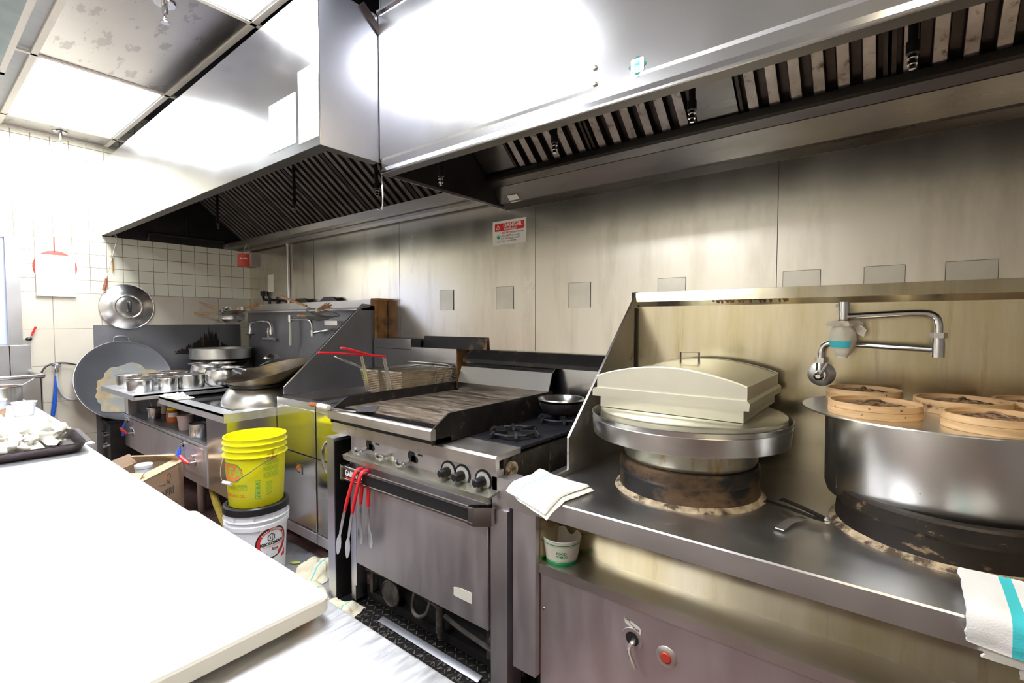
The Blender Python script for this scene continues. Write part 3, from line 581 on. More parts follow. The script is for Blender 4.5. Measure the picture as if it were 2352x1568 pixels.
# bamboo steamer baskets
def basket(label,x,y,r,dark=False,h=.038,z=1.0985,rz=0):
    t=thing('bamboo_steamer',label,'steamer basket',(x,y,z),rz,'bamboo steamer baskets on the big pot')
    part('rim',MB().lathe([(r-.008,.002),(r,.0),(r+.001,.004),(r+.001,h*.5),(r-.0012,h*.52),(r+.0005,h*.56),(r,h),(r-.004,h+.001),(r-.007,h),(r-.008,h*.5)],56),'bamboo',t)
    part('inner_band',MB().lathe([(r-.008,.004),(r-.0081,h*.78),(r-.013,h*.78),(r-.0135,.004)],56),'bamboo',t)
    mb=MB(); n=14
    for i in range(n):     # woven lid strips, domed
        c=-r+ (i+.5)*2*r/n; L=math.sqrt(max(0,(r-.016)**2-c*c)); 
        if L<.01: continue
        for s_ in range(2):
            pts=[]
            for k in range(9):
                u=-L+2*L*k/8; d=1-(u*u+c*c)/(r*r); zz=.013+.022*d+(.0022 if (k+i)%2 else 0)
                pts.append((u,c,zz) if s_==0 else (c,u,zz+.0005))
            wd=.0052 if s_==0 else .004
            v=[];f=[]
            for q in pts: v+= [(q[0],q[1]-wd,q[2]),(q[0],q[1]+wd,q[2])] if s_==0 else [(q[0]-wd,q[1],q[2]),(q[0]+wd,q[1],q[2])]
            for k in range(8): f.append((2*k,2*k+1,2*k+3,2*k+2))
            if s_==0 or i%2: mb.add(v,f)
    part('woven_top',mb,'bamboo_weave',t)
    part('woven_loop',MB().tube([(-.03,-.01,.033),(-.012,.0,.042),(.012,.004,.042),(.03,.012,.033)],.0035,smooth=1),'bamboo_weave',t)
    mb=MB()
    for a,zz in ((4.2,.3),(4.35,.78),(5.1,.3),(5.0,.78),(3.5,.6)): mb.lathe([(0,.001),(.0022,.0008),(.003,0)],8,mx=Matrix.Translation((r*math.cos(a)*1.004,r*math.sin(a)*1.004,h*zz))@Matrix.Rotation(a,4,'Z')@Matrix.Rotation(PI/2,4,'Y'))
    part('peg',mb,'bamboo_weave',t,kind='stuff')
    return t
basket('bamboo steamer basket at the front left of the pot plate, dark weave showing',-.038,-.515,.112,rz=.3)
basket('bamboo steamer basket at the back left, half hidden behind the front left one',-.075,-.20,.108,rz=1)
basket('bamboo steamer basket nearest the camera at the lower right of the pot plate',.212,-.575,.106,rz=2)
basket('bamboo steamer basket in the middle of the group, behind the nearest one',.168,-.30,.112,rz=4)


basket('bamboo steamer basket at the right frame edge, behind the middle one',.345,-.20,.10,rz=5)
basket('bamboo steamer basket at the right frame edge, mostly cut off',.40,-.42,.10,rz=2.5)
# metal tongs lying on the deck
t=thing('serving_tongs','dark metal serrated tongs lying on the counter between the two pots','tongs',(-.225,-.62,.772),.0)
o_=(-.225,-.62,.772)
def strip(mb,pts,w,th=.002,up=(0,0,1)):
    v=[];f=[];P=[Vector(p) for p in pts]
    for i,p in enumerate(P):
        d=(P[min(i+1,len(P)-1)]-P[max(0,i-1)]).normalized(); s_=d.cross(Vector(up)).normalized(); n=s_.cross(d); ww=w[i] if isinstance(w,(list,tuple)) else w
        v+=[p+s_*ww+n*th,p-s_*ww+n*th,p-s_*ww-n*th,p+s_*ww-n*th]
    for i in range(len(P)-1):
        for k in range(4): f.append((4*i+k,4*i+(k+1)%4,4*i+4+(k+1)%4,4*i+4+k))
    f+=[(3,2,1,0),tuple(4*(len(P)-1)+k for k in range(4))]
    return mb.add(v,f)
def serr(mb,a,b,n,w,zz):
    a=Vector(a);b=Vector(b); d=(b-a)/n; s_=Vector((-d.y,d.x,0)).normalized()
    for i in range(n): p=a+d*i; mb.add([p+Vector((0,0,zz)),p+d+Vector((0,0,zz)),p+d*.5+s_*w+Vector((0,0,zz))],[(0,1,2)])
    return mb
part('arm',serr(strip(MB(),[(-.085,.065,.016),(-.02,.03,.022),(.06,-.005,.02),(.085,.0,.017)],.009),(-.085,.065,0),(0,.025,0),12,.014,.02),'black_steel',t,smooth=0)
part('arm',serr(strip(MB(),[(-.045,.105,.02),(.01,.06,.024),(.07,.02,.02),(.087,.004,.017)],.009),(-.045,.105,0),(.03,.05,0),12,.014,.023),'black_steel',t,smooth=0)
part('hinge',strip(MB(),[(-.015,-.12,.006),(.0,-.05,.01),(.03,.0,.012)],.012,.0015),'steel',t,smooth=0)
part('spring_clip',MB().tube([(.082,-.008,.017),(.092,-.004,.017),(.092,.008,.017),(.084,.012,.019)],.006),'steel',t)
# food cup
t=thing('paper_food_cup','white paper food cup with green bands on the lower shelf','cup',(-.893,-.862,.5405))
rr=lambda z:.054+(.068-.054)*z/.083
part('cup_body',MB().lathe([(0,.003),(.053,.003),(.054,0),(rr(.078),.078),(.067,.080),(.069,.083),(.067,.086),(.065,.082),(.0525,.006),(0,.006)],48),'paper',t)
g=MB()
for z0,z1 in ((.0,.010),(.0125,.0135),(.0665,.0675),(.070,.0735)): g.lathe([(rr(z0)+.0004,z0),(rr(z1)+.0004,z1)],48)
part('green_band',g,'green',t)
def wrap(r,a0,z0,lean=0): return lambda x,y:((r+lean*(z0+y))*math.cos(a0+x/r),(r+lean*(z0+y))*math.sin(a0+x/r),z0+y)
FC=lambda dx,dz:(lambda x,y: ((rr(dz+y)+.0007)*math.cos(-1.02+(x+dx)/.062),(rr(dz+y)+.0007)*math.sin(-1.02+(x+dx)/.062),dz+y))
mb=textmb('FOOD',.0125,bold=.0004,f=FC(0,.043)); textmb('TO',.010,bold=.0003,f=FC(-.014,.031),mb=mb); textmb('GO',.010,bold=.0003,f=FC(.015,.031),mb=mb); quadmb(-.005,.006,-.0035,.0035,FC(0,.031),3,mb=mb)
part('lettering',mb,'green',t,smooth=0)
# folded cloth on the counter corner
t=thing('folded_cloth','folded white kitchen cloth on the front left corner of the steamer counter','cloth',(-.94,-.9,.776)); o_=t.location
q=[(-1.048,-.985),(-.835,-1.045),(-.812,-.80),(-1.05,-.785)]
sg=lambda x,y: max(0,-.955-y)*.5
mb=cloth(MB(),[(-1.05,-.975),(-.84,-1.035),(-.80,-.80),(-1.045,-.77)],.7775,.014,1,sag=sg)
cloth(mb,[(-1.045,-.985),(-.85,-1.03),(-.815,-.805),(-1.05,-.775)],.791,.012,3,sag=sg,amp=.012,freq=6)
part('cloth_fold',rl(mb,o_),'cloth_thin',t,smooth=60)
# hanging towel at the right edge
t=thing('hanging_towel','thick white towel with a teal stripe draped over the counter edge at lower right','towel',(.24,-.95,.776))
def drape(x0,x1,pts,th,seed,nx=20,amp=.004):
    P=[Vector(p) for p in pts]; Q=[P[0]]
    for _ in range(2):
        Q=[P[0]]
        for i in range(len(P)-1): Q+=[P[i]*.75+P[i+1]*.25,P[i]*.25+P[i+1]*.75]
        Q.append(P[-1]); P=Q
    v=[];n=len(P)
    for side in (1,0):
        for j,p in enumerate(P):
            d=(P[min(j+1,n-1)]-P[max(j-1,0)]).normalized(); nm=Vector((d.y,-d.x)) if True else 0
            for i in range(nx+1):
                x=x0+(x1-x0)*i/nx; k=noise.noise(Vector((x*22,j*.25,seed)))
                ex=.006*noise.noise(Vector((j*.5,seed,i*.1)))*(1 if i in(0,nx) else .4)
                q=p+nm*(th*side+amp*k+.002); v.append((x+ex,q.x,q.y+(.006*noise.noise(Vector((x*12,seed,3))) if j>=n-2 else 0)))
    W=nx+1;o=n*W;f=[]
    for j in range(n-1):
        for i in range(nx): a=j*W+i; f.append((a,a+1,a+W+1,a+W)); f.append((a+o,a+W+o,a+W+1+o,a+1+o))
    for i in range(nx): f.append((i,i+o,i+1+o,i+1)); a=(n-1)*W+i; f.append((a,a+1,a+1+o,a+o))
    for j in range(n-1): a=j*W; f.append((a,a+W,a+W+o,a+o)); a=j*W+nx; f.append((a,a+o,a+W+o,a+W))
    return MB().add(v,f)
part('upper_layer',drape(-.110,.14,[(.135,.030),(.09,.027),(.01,.022),(-.022,.016),(-.030,-.01),(-.030,-.040)],.009,1),'cloth_thick',t,smooth=60)
part('lower_layer',drape(-.085,.15,[(.11,.012),(.01,.010),(-.018,.004),(-.020,-.03),(-.020,-.066)],.008,7),'cloth',t,smooth=60)
part('inner_layer',drape(-.03,.15,[(.10,.003),(.0,.003),(-.013,-.002),(-.0135,-.03),(-.0135,-.092)],.005,12),'cloth',t,smooth=60)
# ------------------------------------------------------------------ gas range with griddle
def frame_of(t): 
    global o_,CUR
    o_=tuple(t.location); CUR=t
def cpn(name,mb,m,**k): return part(name,rl(mb,o_),m,CUR,**k)
t=thing('gas_range','greasy stainless gas range with oven door, black knobs and two open burners','stove',(-1.62,-.5,0)); frame_of(t)
cpn('body',MB().box(-2.02,-1.125,-.90,-.06,.215,.86),'greasy',smooth=0)
cpn('front_bullnose',MB().prism([(-.95,.822),(-.952,.87),(-.945,.88),(-.80,.882),(-.80,.862),(-.93,.86),(-.93,.822)],'x',-2.19,-1.12),'dirty_steel',smooth=25)
cpn('control_panel',MB().box(-2.045,-1.125,-.938,-.90,.74,.823).box(-1.148,-1.066,-.938,-.86,.685,.80),'front_steel',smooth=0)
cpn('crumb_ledge',MB().prism([(-.99,.718),(-.995,.742),(-.94,.752),(-.938,.744),(-.985,.735),(-.982,.718)],'x',-2.03,-1.115),'drip_steel',smooth=0,label='greasy crumb ledge above the oven door')
cpn('left_upright',MB().box(-2.045,-2.012,-.945,-.88,.02,.75).box(-2.01,-1.995,-.95,-.90,.10,.72),'hood_side',smooth=0)
cpn('right_upright',MB().box(-1.150,-1.072,-.945,-.86,.0,.685),'front_steel',smooth=0)
cpn('right_side',MB().box(-1.125,-1.118,-.86,-.08,.10,.86).box(-1.118,-1.06,-.85,-.84,0,.66),'greasy',smooth=0)
cpn('side_valve',MB().lathe([(0,.008),(.022,.008),(.030,.004),(.031,-.01)],28,mx=T(-1.114,-.86,.812)@Matrix.Rotation(PI/2,4,'Y')),'crust',label='round crusted valve cap on the side')
dr=cpn('oven_door',MB().box(-1.992,-1.158,-.952,-.91,.215,.700,bev=.003),'front_steel',smooth=20)
d_=dr
part('door_sticker',rl(MB().prism([(-1.336,.290),(-1.24,.290),(-1.238,.332),(-1.30,.332),(-1.336,.323)],'y',-.9535,-.9515),o_),'paper',d_,smooth=0)
h=MB().prism([(-1.0,.628),(-1.006,.636),(-1.006,.686),(-1.0,.694),(-.992,.690),(-.992,.632)],'x',-2.03,-1.175)
hd=part('handle',rl(h,o_),'chrome',d_,label='long flat chrome edged handle with black face',smooth=0)
cpn('handle_trim',MB().box(-2.02,-1.18,-1.0105,-1.006,.686,.692),'chrome',smooth=0); cpn('handle_trim',MB().box(-2.02,-1.18,-1.0105,-1.006,.631,.637),'chrome',smooth=0)
cpn('handle_face',MB().box(-2.012,-1.185,-1.0075,-1.005,.640,.684),'black_plastic',smooth=0)
cpn('handle_bracket',MB().prism([(-1.205,-1.009),(-1.175,-1.009),(-1.125,-.97),(-1.125,-.952),(-1.15,-.952),(-1.205,-.992)],'z',.626,.696),'chrome',smooth=0)
cpn('handle_bracket',MB().prism([(-2.045,-1.0),(-2.02,-1.009),(-2.005,-1.009),(-2.005,-.99),(-2.02,-.952),(-2.045,-.952)],'z',.626,.696),'chrome',smooth=0)
mb=textmb('GARLAND',.050,bold=.0022,f=lambda x,y:(-1.922+x*.56,-1.0085,.667+y*.75)); cpn('brand_lettering',mb,'white',smooth=0)
cpn('brand_underline',MB().box(-1.985,-1.86,-1.0085,-1.007,.643,.648),'red',smooth=0)
def knob(x,z):
    k=cpn('knob',MB().lathe([(0,.044),(.013,.044),(.017,.040),(.018,.018),(.020,.0)],10,mx=T(x,-.945,z)@Matrix.Rotation(PI/2,4,'X')).box(x-.022,x-.012,-.978,-.95,z-.009,z+.009),'black_plastic',smooth=30)
    part('dial_ring',rl(MB().lathe([(.018,.006),(.031,.006),(.034,.004),(.034,.002)],28,mx=T(x,-.938,z)@Matrix.Rotation(PI/2,4,'X')),o_),'dial',k)
    part('bezel',rl(MB().lathe([(.033,.003),(.042,.003),(.043,-.002)],28,mx=T(x,-.938,z)@Matrix.Rotation(PI/2,4,'X')),o_),'black_plastic',k)
for x in (-1.375,-1.298,-1.19): knob(x,.775)
for x,z in ((-1.90,.79),(-1.60,.788)):
    cpn('keyhole_slot',MB().lathe([(0,.0005),(.024,.0005)],20,mx=T(x,-.9385,z+.010)@Matrix.Rotation(PI/2,4,'X')).lathe([(0,.0005),(.014,.0005)],20,mx=T(x+.028,-.9385,z-.004)@Matrix.Rotation(PI/2,4,'X')).box(x,x+.028,-.939,-.9385,z-.016,z+.012),'black',smooth=0)
for x,z in ((-1.925,.772),(-1.765,.775),(-1.625,.768)):
    cpn('lever',MB().tube([(x-.028,-.975,z+.008),(x-.018,-.982,z-.004),(x,-.984,z-.010),(x+.018,-.98,z-.006)],.0085,seg=6,smooth=1).box(x-.004,x+.03,-.975,-.94,z+.0,z+.010),'chrome')
for x in (-1.838,-1.545): cpn('ignition_slot',MB().box(x-.014,x+.014,-.939,-.938,.806,.813),'black',smooth=0)
cpn('panel_tag',MB().box(-1.775,-1.715,-.9395,-.938,.750,.772),'cream',smooth=0)
cpn('backguard',MB().box(-2.13,-1.12,-.065,-.02,.88,1.14),'hood_steel',smooth=0)
cap=MB().prism([(-.105,1.118),(-.105,1.140),(-.035,1.192),(-.02,1.192),(-.02,1.118)],'x',-2.10,-1.12)
cpn('vent_cap',cap,'rust_black',smooth=0)
mb=MB(); sl=Vector((0,.07,.052)).normalized()
for r_ in range(3):
    for i in range(44):
        x=-2.085+i*.0219; a=.008+r_*.027; y0=-.105+sl.y*a; z0=1.140+sl.z*a+.0006; y1=y0+sl.y*.019; z1=z0+sl.z*.019
        mb.add([(x,y0,z0),(x+.007,y0,z0),(x+.015,y1,z1),(x+.008,y1,z1)],[(0,1,2,3)])
cpn('vent_slots',mb,'black',smooth=0,kind='stuff')
cpn('burner_deck',MB().box(-1.40,-1.118,-.80,-.085,.872,.886,bev=.003),'iron',smooth=20)
cpn('spill_bowl',MB().lathe([(.0,.8885),(.045,.8885),(.092,.8868)],32,mx=T(-1.255,-.665,0)),'black_steel')
for cy,lab in ((-.665,'front cast iron grate'),(-.30,'rear cast iron grate')):
    cx=-1.258; R_=.098; g=MB(); ring=[(cx+R_*math.cos(a),cy+R_*math.sin(a)*1.05,.904) for a in [PI/8+k*PI/4 for k in range(8)]]
    g.tube(ring,.006,seg=6,closed=True)
    for k in range(6):
        a=.2+k*PI/3; c,s_=math.cos(a),math.sin(a)
        g.prism([(.035,.898),(.04,.912),(.10,.916),(.118,.900),(.118,.889),(.095,.889)],'y',-.006,.006,mx=T(cx,cy,0,rz=a))
    g.lathe([(.0,.893),(.03,.893),(.034,.89),(.034,.887)],20,mx=T(cx,cy,0))
    cpn('burner_grate',g,'iron',label=lab)
cpn('oven_pipework',MB().tube([(-1.99,-.90,.17),(-1.80,-.90,.185),(-1.5,-.905,.18),(-1.42,-.91,.14),(-1.16,-.92,.12)],.010,smooth=1).tube([(-1.62,-.91,.185),(-1.62,-.93,.12),(-1.57,-.94,.10),(-1.52,-.93,.13),(-1.52,-.91,.18)],.008,smooth=2).cyl((-1.45,-.92,.08),(-1.45,-.92,.19),.018).cyl((-1.45,-.92,.055),(-1.45,-.92,.08),.012),'dirt')
cpn('burner_disc',MB().lathe([(.0,.004),(.05,.006),(.055,.010),(.062,.004),(.062,0)],28,mx=T(-1.80,-.90,.11)@Matrix.Rotation(PI/2,4,'X')),'dirt')
cpn('oven_base',MB().box(-2.0,-1.15,-.86,-.10,.02,.215).box(-1.99,-1.16,-.89,-.86,.02,.06),'black_steel',smooth=0)
for x in (-1.95,-1.2): cpn('bracket',MB().box(x-.012,x+.012,-.90,-.896,.06,.20),'greasy',smooth=0)
one('metal_strip',MB().box(-.305,.305,-.016,.016,0,.004,bev=.001),'wok_steel','dirty metal strip lying on the floor under the oven door','strip',(-1.50,-.955,.012),rx=.25,rz=.0)
# griddle plate resting on the range
t=thing('griddle','scraped flat griddle with black side walls sitting on the range','griddle',(-1.76,-.55,.883)); frame_of(t)
side=[(-1.0,.885),(-1.0,.948),(-.91,1.0),(-.15,1.002),(-.15,.885)]
cpn('side_wall',MB().prism(side,'x',-2.118,-2.110),'seasoned',smooth=0); cpn('side_wall',MB().prism(side,'x',-1.408,-1.400),'seasoned',smooth=0)
cpn('cooking_plate',MB().box(-2.11,-1.408,-.925,-.16,.925,.950),'griddle_plate',smooth=0)
cpn('grease_trough',MB().box(-2.11,-1.408,-.988,-.925,.895,.905).box(-2.11,-1.408,-.93,-.925,.905,.948),'seasoned',smooth=0)
cpn('front_rail',MB().prism([(-.99,.904),(-1.007,.904),(-1.012,.909),(-1.012,.942),(-1.006,.950),(-.992,.950),(-.986,.945),(-.986,.904)],'x',-2.125,-1.398),'dirty_steel',smooth=25)
cpn('shadow_strip',MB().box(-2.115,-1.40,-.986,-.90,.8835,.905),'black_steel',smooth=0)  # black box painting in the shade between front rail and bullnose
cpn('rear_splash',MB().prism([(-.16,.95),(-.165,1.0),(-.13,1.095),(-.10,1.115),(-.097,1.112),(-.126,1.09),(-.158,.995),(-.155,.95)],'x',-2.085,-1.42),'hood_steel',smooth=0)
t=thing('griddle_scraper','flat bladed scraper with cloth wrapped wooden handle across the griddle front','scraper',(-2.0,-1.0,.953)); frame_of(t)
cpn('handle',MB().tube([(-2.262,-1.024,.962),(-2.235,-1.024,.962),(-2.17,-1.022,.961),(-2.10,-1.018,.960)],[.009,.012,.011,.011],smooth=1),'handle_wood')
cpn('grip_wrap',MB().tube([(-2.185+.009*i,-1.022,.961) for i in range(11)],[.0125,.014,.0125,.0145,.013,.014,.0125,.0145,.013,.014,.0125],seg=10),'rag')
cpn('shaft',MB().tube([(-2.10,-1.018,.960),(-1.98,-1.005,.958),(-1.93,-.985,.957)],.004),'pot')
cpn('blade',MB().add([(-2.045,-.90,.952),(-1.93,-.985,.957),(-1.865,-.93,.953),(-1.975,-.825,.952),(-2.045,-.90,.954),(-1.93,-.985,.959),(-1.865,-.93,.955),(-1.975,-.825,.954)],[(0,1,2,3),(4,7,6,5),(0,4,5,1),(1,5,6,2),(2,6,7,3),(3,7,4,0)]),'wok_steel',smooth=0)
# pan and bowl on the rear burner
t=one('black_pan',MB().lathe([(0,.0),(.055,.0),(.09,.018),(.107,.05),(.109,.062),(.105,.062),(.10,.05),(.085,.022),(0,.006)],48),'seasoned','black burnt pan on the rear burner holding a steel bowl','pan',(-1.266,-.28,.917))
one('mixing_bowl',MB().lathe([(0,.0),(.04,.002),(.075,.025),(.098,.058),(.104,.066),(.113,.069),(.1145,.064),(.115,.066),(.112,.0715),(.103,.070),(.096,.06),(.072,.028),(.04,.005),(0,.003)],56),'pot','shiny steel bowl nested in the black pan on the rear burner','bowl',(-1.266,-.28,.926))
# tongs hanging on the oven door handle
def hang_tongs(label,x,lean1,lean2,L1,L2,dy=0):
    t=thing('kitchen_tongs',label,'tongs',(x,-1.0,.697),0,'red handled tongs on the oven handle')
    for y0,le,L in ((-.020-dy,lean1,L1),(.022,lean2,L2)):
        a=part('arm',MB(),'pot',t) if False else None
        mb=MB(); x1=le
        f=lambda s_:(x1*s_,y0-.012*math.sin(PI*s_)+(-.006 if y0<0 else .0),-.01-L*s_)
        strip(mb,[f(.40),f(.55),f(.70),f(.76)],[.008,.009,.0085,.006],.0012,up=(0,1,0))
        bl=[];n=10
        for i in range(n+1):
            s_=.74+.26*i/n; w_=.019*math.sin(PI*min(1,(i+.6)/n*.93))**.7+ (.0015 if i%2 else 0); bl.append((f(s_),w_))
        strip(mb,[p for p,_ in bl],[w_ for _,w_ in bl],.0012,up=(0,1,0))
        part('arm',mb,'pot',t,smooth=0)
        hb=MB().tube([(0,0,.006),(x1*.02,y0*.6,.004),f(.0),f(.08),f(.2),f(.32),f(.43)],[.010,.0105,.011,.0115,.0115,.0115,.0105],seg=10,smooth=1,flat=.6)
        part('grip',hb,'red_rubber',t,label='red rubber grip')
    return t
hang_tongs('red handled tongs leftmost on the oven handle, swung out to the left',-1.885,-.15,-.03,.415,.35)
hang_tongs('red handled tongs second on the oven handle, hanging straighter',-1.842,-.115,.005,.41,.345)
# ------------------------------------------------------------------ fryers
def fryer(x0,x1,label,flue):
    t=thing('deep_fryer',label,'fryer',((x0+x1)/2,-.45,0),0,'deep fryers'); frame_of(t)
    cpn('cabinet',MB().box(x0,x1,-.80,-.13,.12,.83),'front_steel',smooth=0)
    cpn('top_rim',MB().box(x0,x1,-.83,-.77,.86,.905).box(x0,x0+.03,-.77,-.15,.86,.905).box(x1-.03,x1,-.77,-.15,.86,.905).box(x0+.03,x1-.03,-.18,-.12,.86,.905).box(x0+.03,x1-.03,-.77,-.18,.83,.845),'steel',smooth=0)
    cpn('upper_panel',MB().box(x0+.002,x1-.002,-.832,-.80,.596,.862,bev=.002),'fryer_steel',smooth=20)
    d=cpn('door',MB().box(x0+.004,x1-.004,-.832,-.80,.165,.588,bev=.002),'fryer_steel',smooth=20)
    cpn('kick_rail',MB().prism([(-.835,.10),(-.835,.155),(-.80,.16),(-.80,.10)],'x',x0,x1),'front_steel',smooth=0)
    for lx in (x0+.06,x1-.06):
        for ly in (-.72,-.22): cpn('leg',MB().cyl((lx,ly,0),(lx,ly,.12),.022,.028),'black_steel')
    return t,d
t,d=fryer(-3.0,-2.555,'left deep fryer with brand badge on its door, beside the wok range splash guard',1)
b=cpn('brand_badge',MB().prism([(-2.765,.470),(-2.705,.470),(-2.705,.525),(-2.765,.525)],'y',-.837,-.832),'chrome',smooth=0)
E_=lambda x,y:(-2.735+x-o_[0],-.8378-o_[1],.507+y)
mb=MB(); mb.add([E_(.026*math.cos(a),.015*math.sin(a)) for a in [2*PI*i/24 for i in range(24)]],[list(range(24))]); part('badge_oval',mb,'orange',t,smooth=0)
part('badge_text',textmb('PITCO',.012,bold=.0004,f=lambda x,y:(-2.735+x-o_[0],-.8385-o_[1],.507+y)),'red_paint',t,smooth=0)
part('badge_text',textmb('Frialator',.010,bold=.0003,f=lambda x,y:(-2.735+x-o_[0],-.8385-o_[1],.482+y)),'black',t,smooth=0)
fl=cpn('flue_panel',MB().box(-2.99,-2.575,-.115,-.03,.90,1.178).box(-2.99,-2.575,-.118,-.03,1.181,1.25),'hood_steel',smooth=0)
part('flue_text',textmb('PITCO',.022,bold=.0003,f=lambda x,y:(-2.80+x-o_[0],-.1192-o_[1],1.212+y)),'dirty_steel',t,smooth=0)
t,d=fryer(-2.545,-2.195,'right deep fryer half hidden behind the gas range, wire baskets above it',1)
cpn('flue_box',MB().box(-2.575,-2.145,-.115,-.112,.90,1.196).box(-2.575,-2.145,-.111,-.02,.90,1.192),'hood_steel',smooth=0)
cpn('flue_side',MB().box(-2.1445,-2.140,-.112,-.02,.95,1.190),'rust',smooth=0)
cpn('basket_rail',MB().tube([(-2.57,-.14,1.10),(-2.20,-.14,1.10),(-2.165,-.145,1.09),(-2.16,-.145,1.03),(-2.16,-.12,1.02)],.006,smooth=1).tube([(-2.57,-.16,1.07),(-2.18,-.16,1.07)],.005),'pot')
one('rusty_plate',MB().box(-.29,.29,-.006,0,0,.085).prism([(0,.0),(-.02,.0),(-.006,.085),(0,.085)],'x',-.29,.29),'rust_black','rusty blackened plate leaning on the wall behind the right fryer','plate',(-2.27,-.001,1.185))
def fry_basket(label,x0,x1,y0,red=True,z=1.085,h=.125,up=.0):
    t=thing('fry_basket',label,'basket',((x0+x1)/2,-.16,z),0,'wire fry baskets'); frame_of(t); y1=-.165
    W=MB(); b0=.018
    def P(u,v,k): # tapered box
        return (x0+(x1-x0)*u+(0.5-u)*2*b0*(1-k),y0+(y1-y0)*v+(.5-v)*2*b0*1.4*(1-k),z-h+h*k)
    n=18
    for j in range(0,13):
        k=j/12; W.tube([P(0,0,k),P(1,0,k),P(1,1,k),P(0,1,k)],.0021,seg=4,closed=True)
    m_=34
    for i in range(m_+1):
        v=i/m_
        W.tube([P(0,v,1),P(0,v,0),P(1,v,0),P(1,v,1)],.0018,seg=4)
    for i in range(1,9):
        u=i/9; W.tube([P(u,0,1),P(u,0,0),P(u,1,0),P(u,1,1)],.0018,seg=4)
    cpn('wire_mesh',W,'basket_wire',kind='stuff')
    cpn('top_frame',MB().tube([P(0,0,1),P(1,0,1),P(1,1,1),P(0,1,1)],.0042,seg=6,closed=True),'pot')
    xm=(x0+x1)/2
    if red:
        cpn('handle_strap',MB().tube([(xm-.012,y0-.004,z-h+.01),(xm-.012,y0-.05,z+.09)],.003,seg=5).tube([(xm+.012,y0-.004,z-h+.01),(xm+.012,y0-.05,z+.09)],.003,seg=5).tube([(xm-.004,y0-.004,z-h+.01),(xm-.004,y0-.05,z+.09)],.002,seg=5).tube([(xm+.004,y0-.004,z-h+.01),(xm+.004,y0-.05,z+.09)],.002,seg=5).box(xm-.016,xm+.016,y0-.030,y0-.022,z+.02,z+.03),'pot')
        cpn('red_grip',MB().tube([(xm-.012,y0-.05,z+.092),(xm-.014,y0-.15,z+.104),(xm-.013,y0-.29,z+.125+up),(xm,y0-.32,z+.128+up),(xm+.013,y0-.29,z+.125+up),(xm+.014,y0-.15,z+.104),(xm+.012,y0-.05,z+.092)],.006,seg=8,smooth=1),'red_rubber')
    else:
        cpn('handle_loop',MB().tube([(xm-.022,y0,z),(xm-.024,y0-.19,z+.085),(xm,y0-.215,z+.095),(xm+.024,y0-.19,z+.085),(xm+.022,y0,z)],.0035,smooth=2).tube([(xm-.022,y0-.09,z+.04),(xm+.022,y0-.09,z+.04)],.003),'pot')
fry_basket('right wire fry basket with red grip, hanging on the fryer rail',-2.295,-2.125,-.565,up=.022)
fry_basket('left wire fry basket with red grip, beside the right basket on the rail',-2.490,-2.320,-.575,up=-.008)
fry_basket('wire fry basket with bare wire loop handle behind the red gripped ones',-2.55,-2.485,-.52,False,z=1.078)
# loose fryer door standing against the range
t=thing('steel_door_panel','narrow stainless door panel with curved pull handle standing at the range left end','panel',(-2.14,-.93,0)); frame_of(t)
cpn('panel',MB().box(-2.172,-2.112,-.99,-.86,.012,.800),'hood_side',smooth=0)
cpn('inner_face',MB().box(-2.1125,-2.1105,-.985,-.86,.015,.79),'black_steel',smooth=0)
cpn('pull_handle',MB().tube([(-2.172,-.975,.785),(-2.198,-.99,.76),(-2.210,-.992,.70),(-2.198,-.99,.645),(-2.172,-.975,.615)],.009,smooth=2),'chrome')
cpn('top_cap',MB().box(-2.176,-2.108,-.994,-.86,.800,.806),'pot',smooth=0)
# ------------------------------------------------------------------ wok range on the left
t=thing('wok_range','stainless wok range with raised pot ledge, domed burner and red handled gas valves','stove',(-4.0,-.6,0)); frame_of(t)
cpn('end_guard',MB().prism([(-.09,1.483),(-.20,1.494),(-.785,.957),(-.785,.912),(-.62,.905),(-.09,.905)],'x',-3.006,-3.0),'wok_steel',smooth=0,label='angled splash guard at the fryer side')
cpn('guard_edge',MB().tube([(-3.003,-.785,.957),(-3.003,-.20,1.495),(-3.003,-.09,1.485)],.005,seg=6),'pot')
cpn('right_end',MB().box(-3.02,-3.004,-1.10,-.1,.10,.825).box(-3.30,-3.004,-1.12,-1.10,.34,.785),'fryer_steel',smooth=0)
cpn('counter_rim',MB().box(-4.12,-3.004,-1.135,-1.05,.822,.834).box(-4.12,-3.004,-1.135,-1.128,.785,.834).box(-3.10,-3.004,-1.05,-.60,.822,.834).box(-3.008,-3.003,-1.135,-.60,.785,.834),'table_steel',smooth=0)
cpn('sunken_deck',MB().box(-4.95,-3.02,-1.05,-.13,.80,.806),'oil',smooth=0,label='dark greasy recessed cooking deck')
cpn('pot_ledge',MB().box(-4.95,-4.11,-1.28,-.14,.845,.857).box(-4.95,-4.11,-1.285,-1.278,.822,.857).box(-4.117,-4.11,-1.28,-.62,.822,.857),'table_steel',smooth=0,label='raised ledge carrying the pots')
cpn('backsplash',MB().box(-5.0,-3.006,-.13,-.10,.80,1.452),'wok_steel',smooth=0)
cpn('pipe_shelf',MB().prism([(-.21,1.452),(-.21,1.462),(-.135,1.475),(-.135,1.530),(-.01,1.540),(-.01,1.452)],'x',-4.93,-3.0),'steel',smooth=0)
cpn('shelf_box',MB().box(-3.0,-2.975,-.10,-.004,1.25,1.53).box(-3.03,-2.96,-.11,-.002,1.525,1.54),'rust',smooth=0,label='rust streaked end box of the pipe shelf')
cpn('left_post',MB().box(-5.02,-4.93,-1.12,-1.06,.34,.822).box(-5.02,-5.01,-1.12,-.1,.34,.83),'front_steel',smooth=0)
cpn('shelf',MB().box(-5.01,-3.30,-1.12,-.72,.600,.607),'wok_steel',smooth=0)
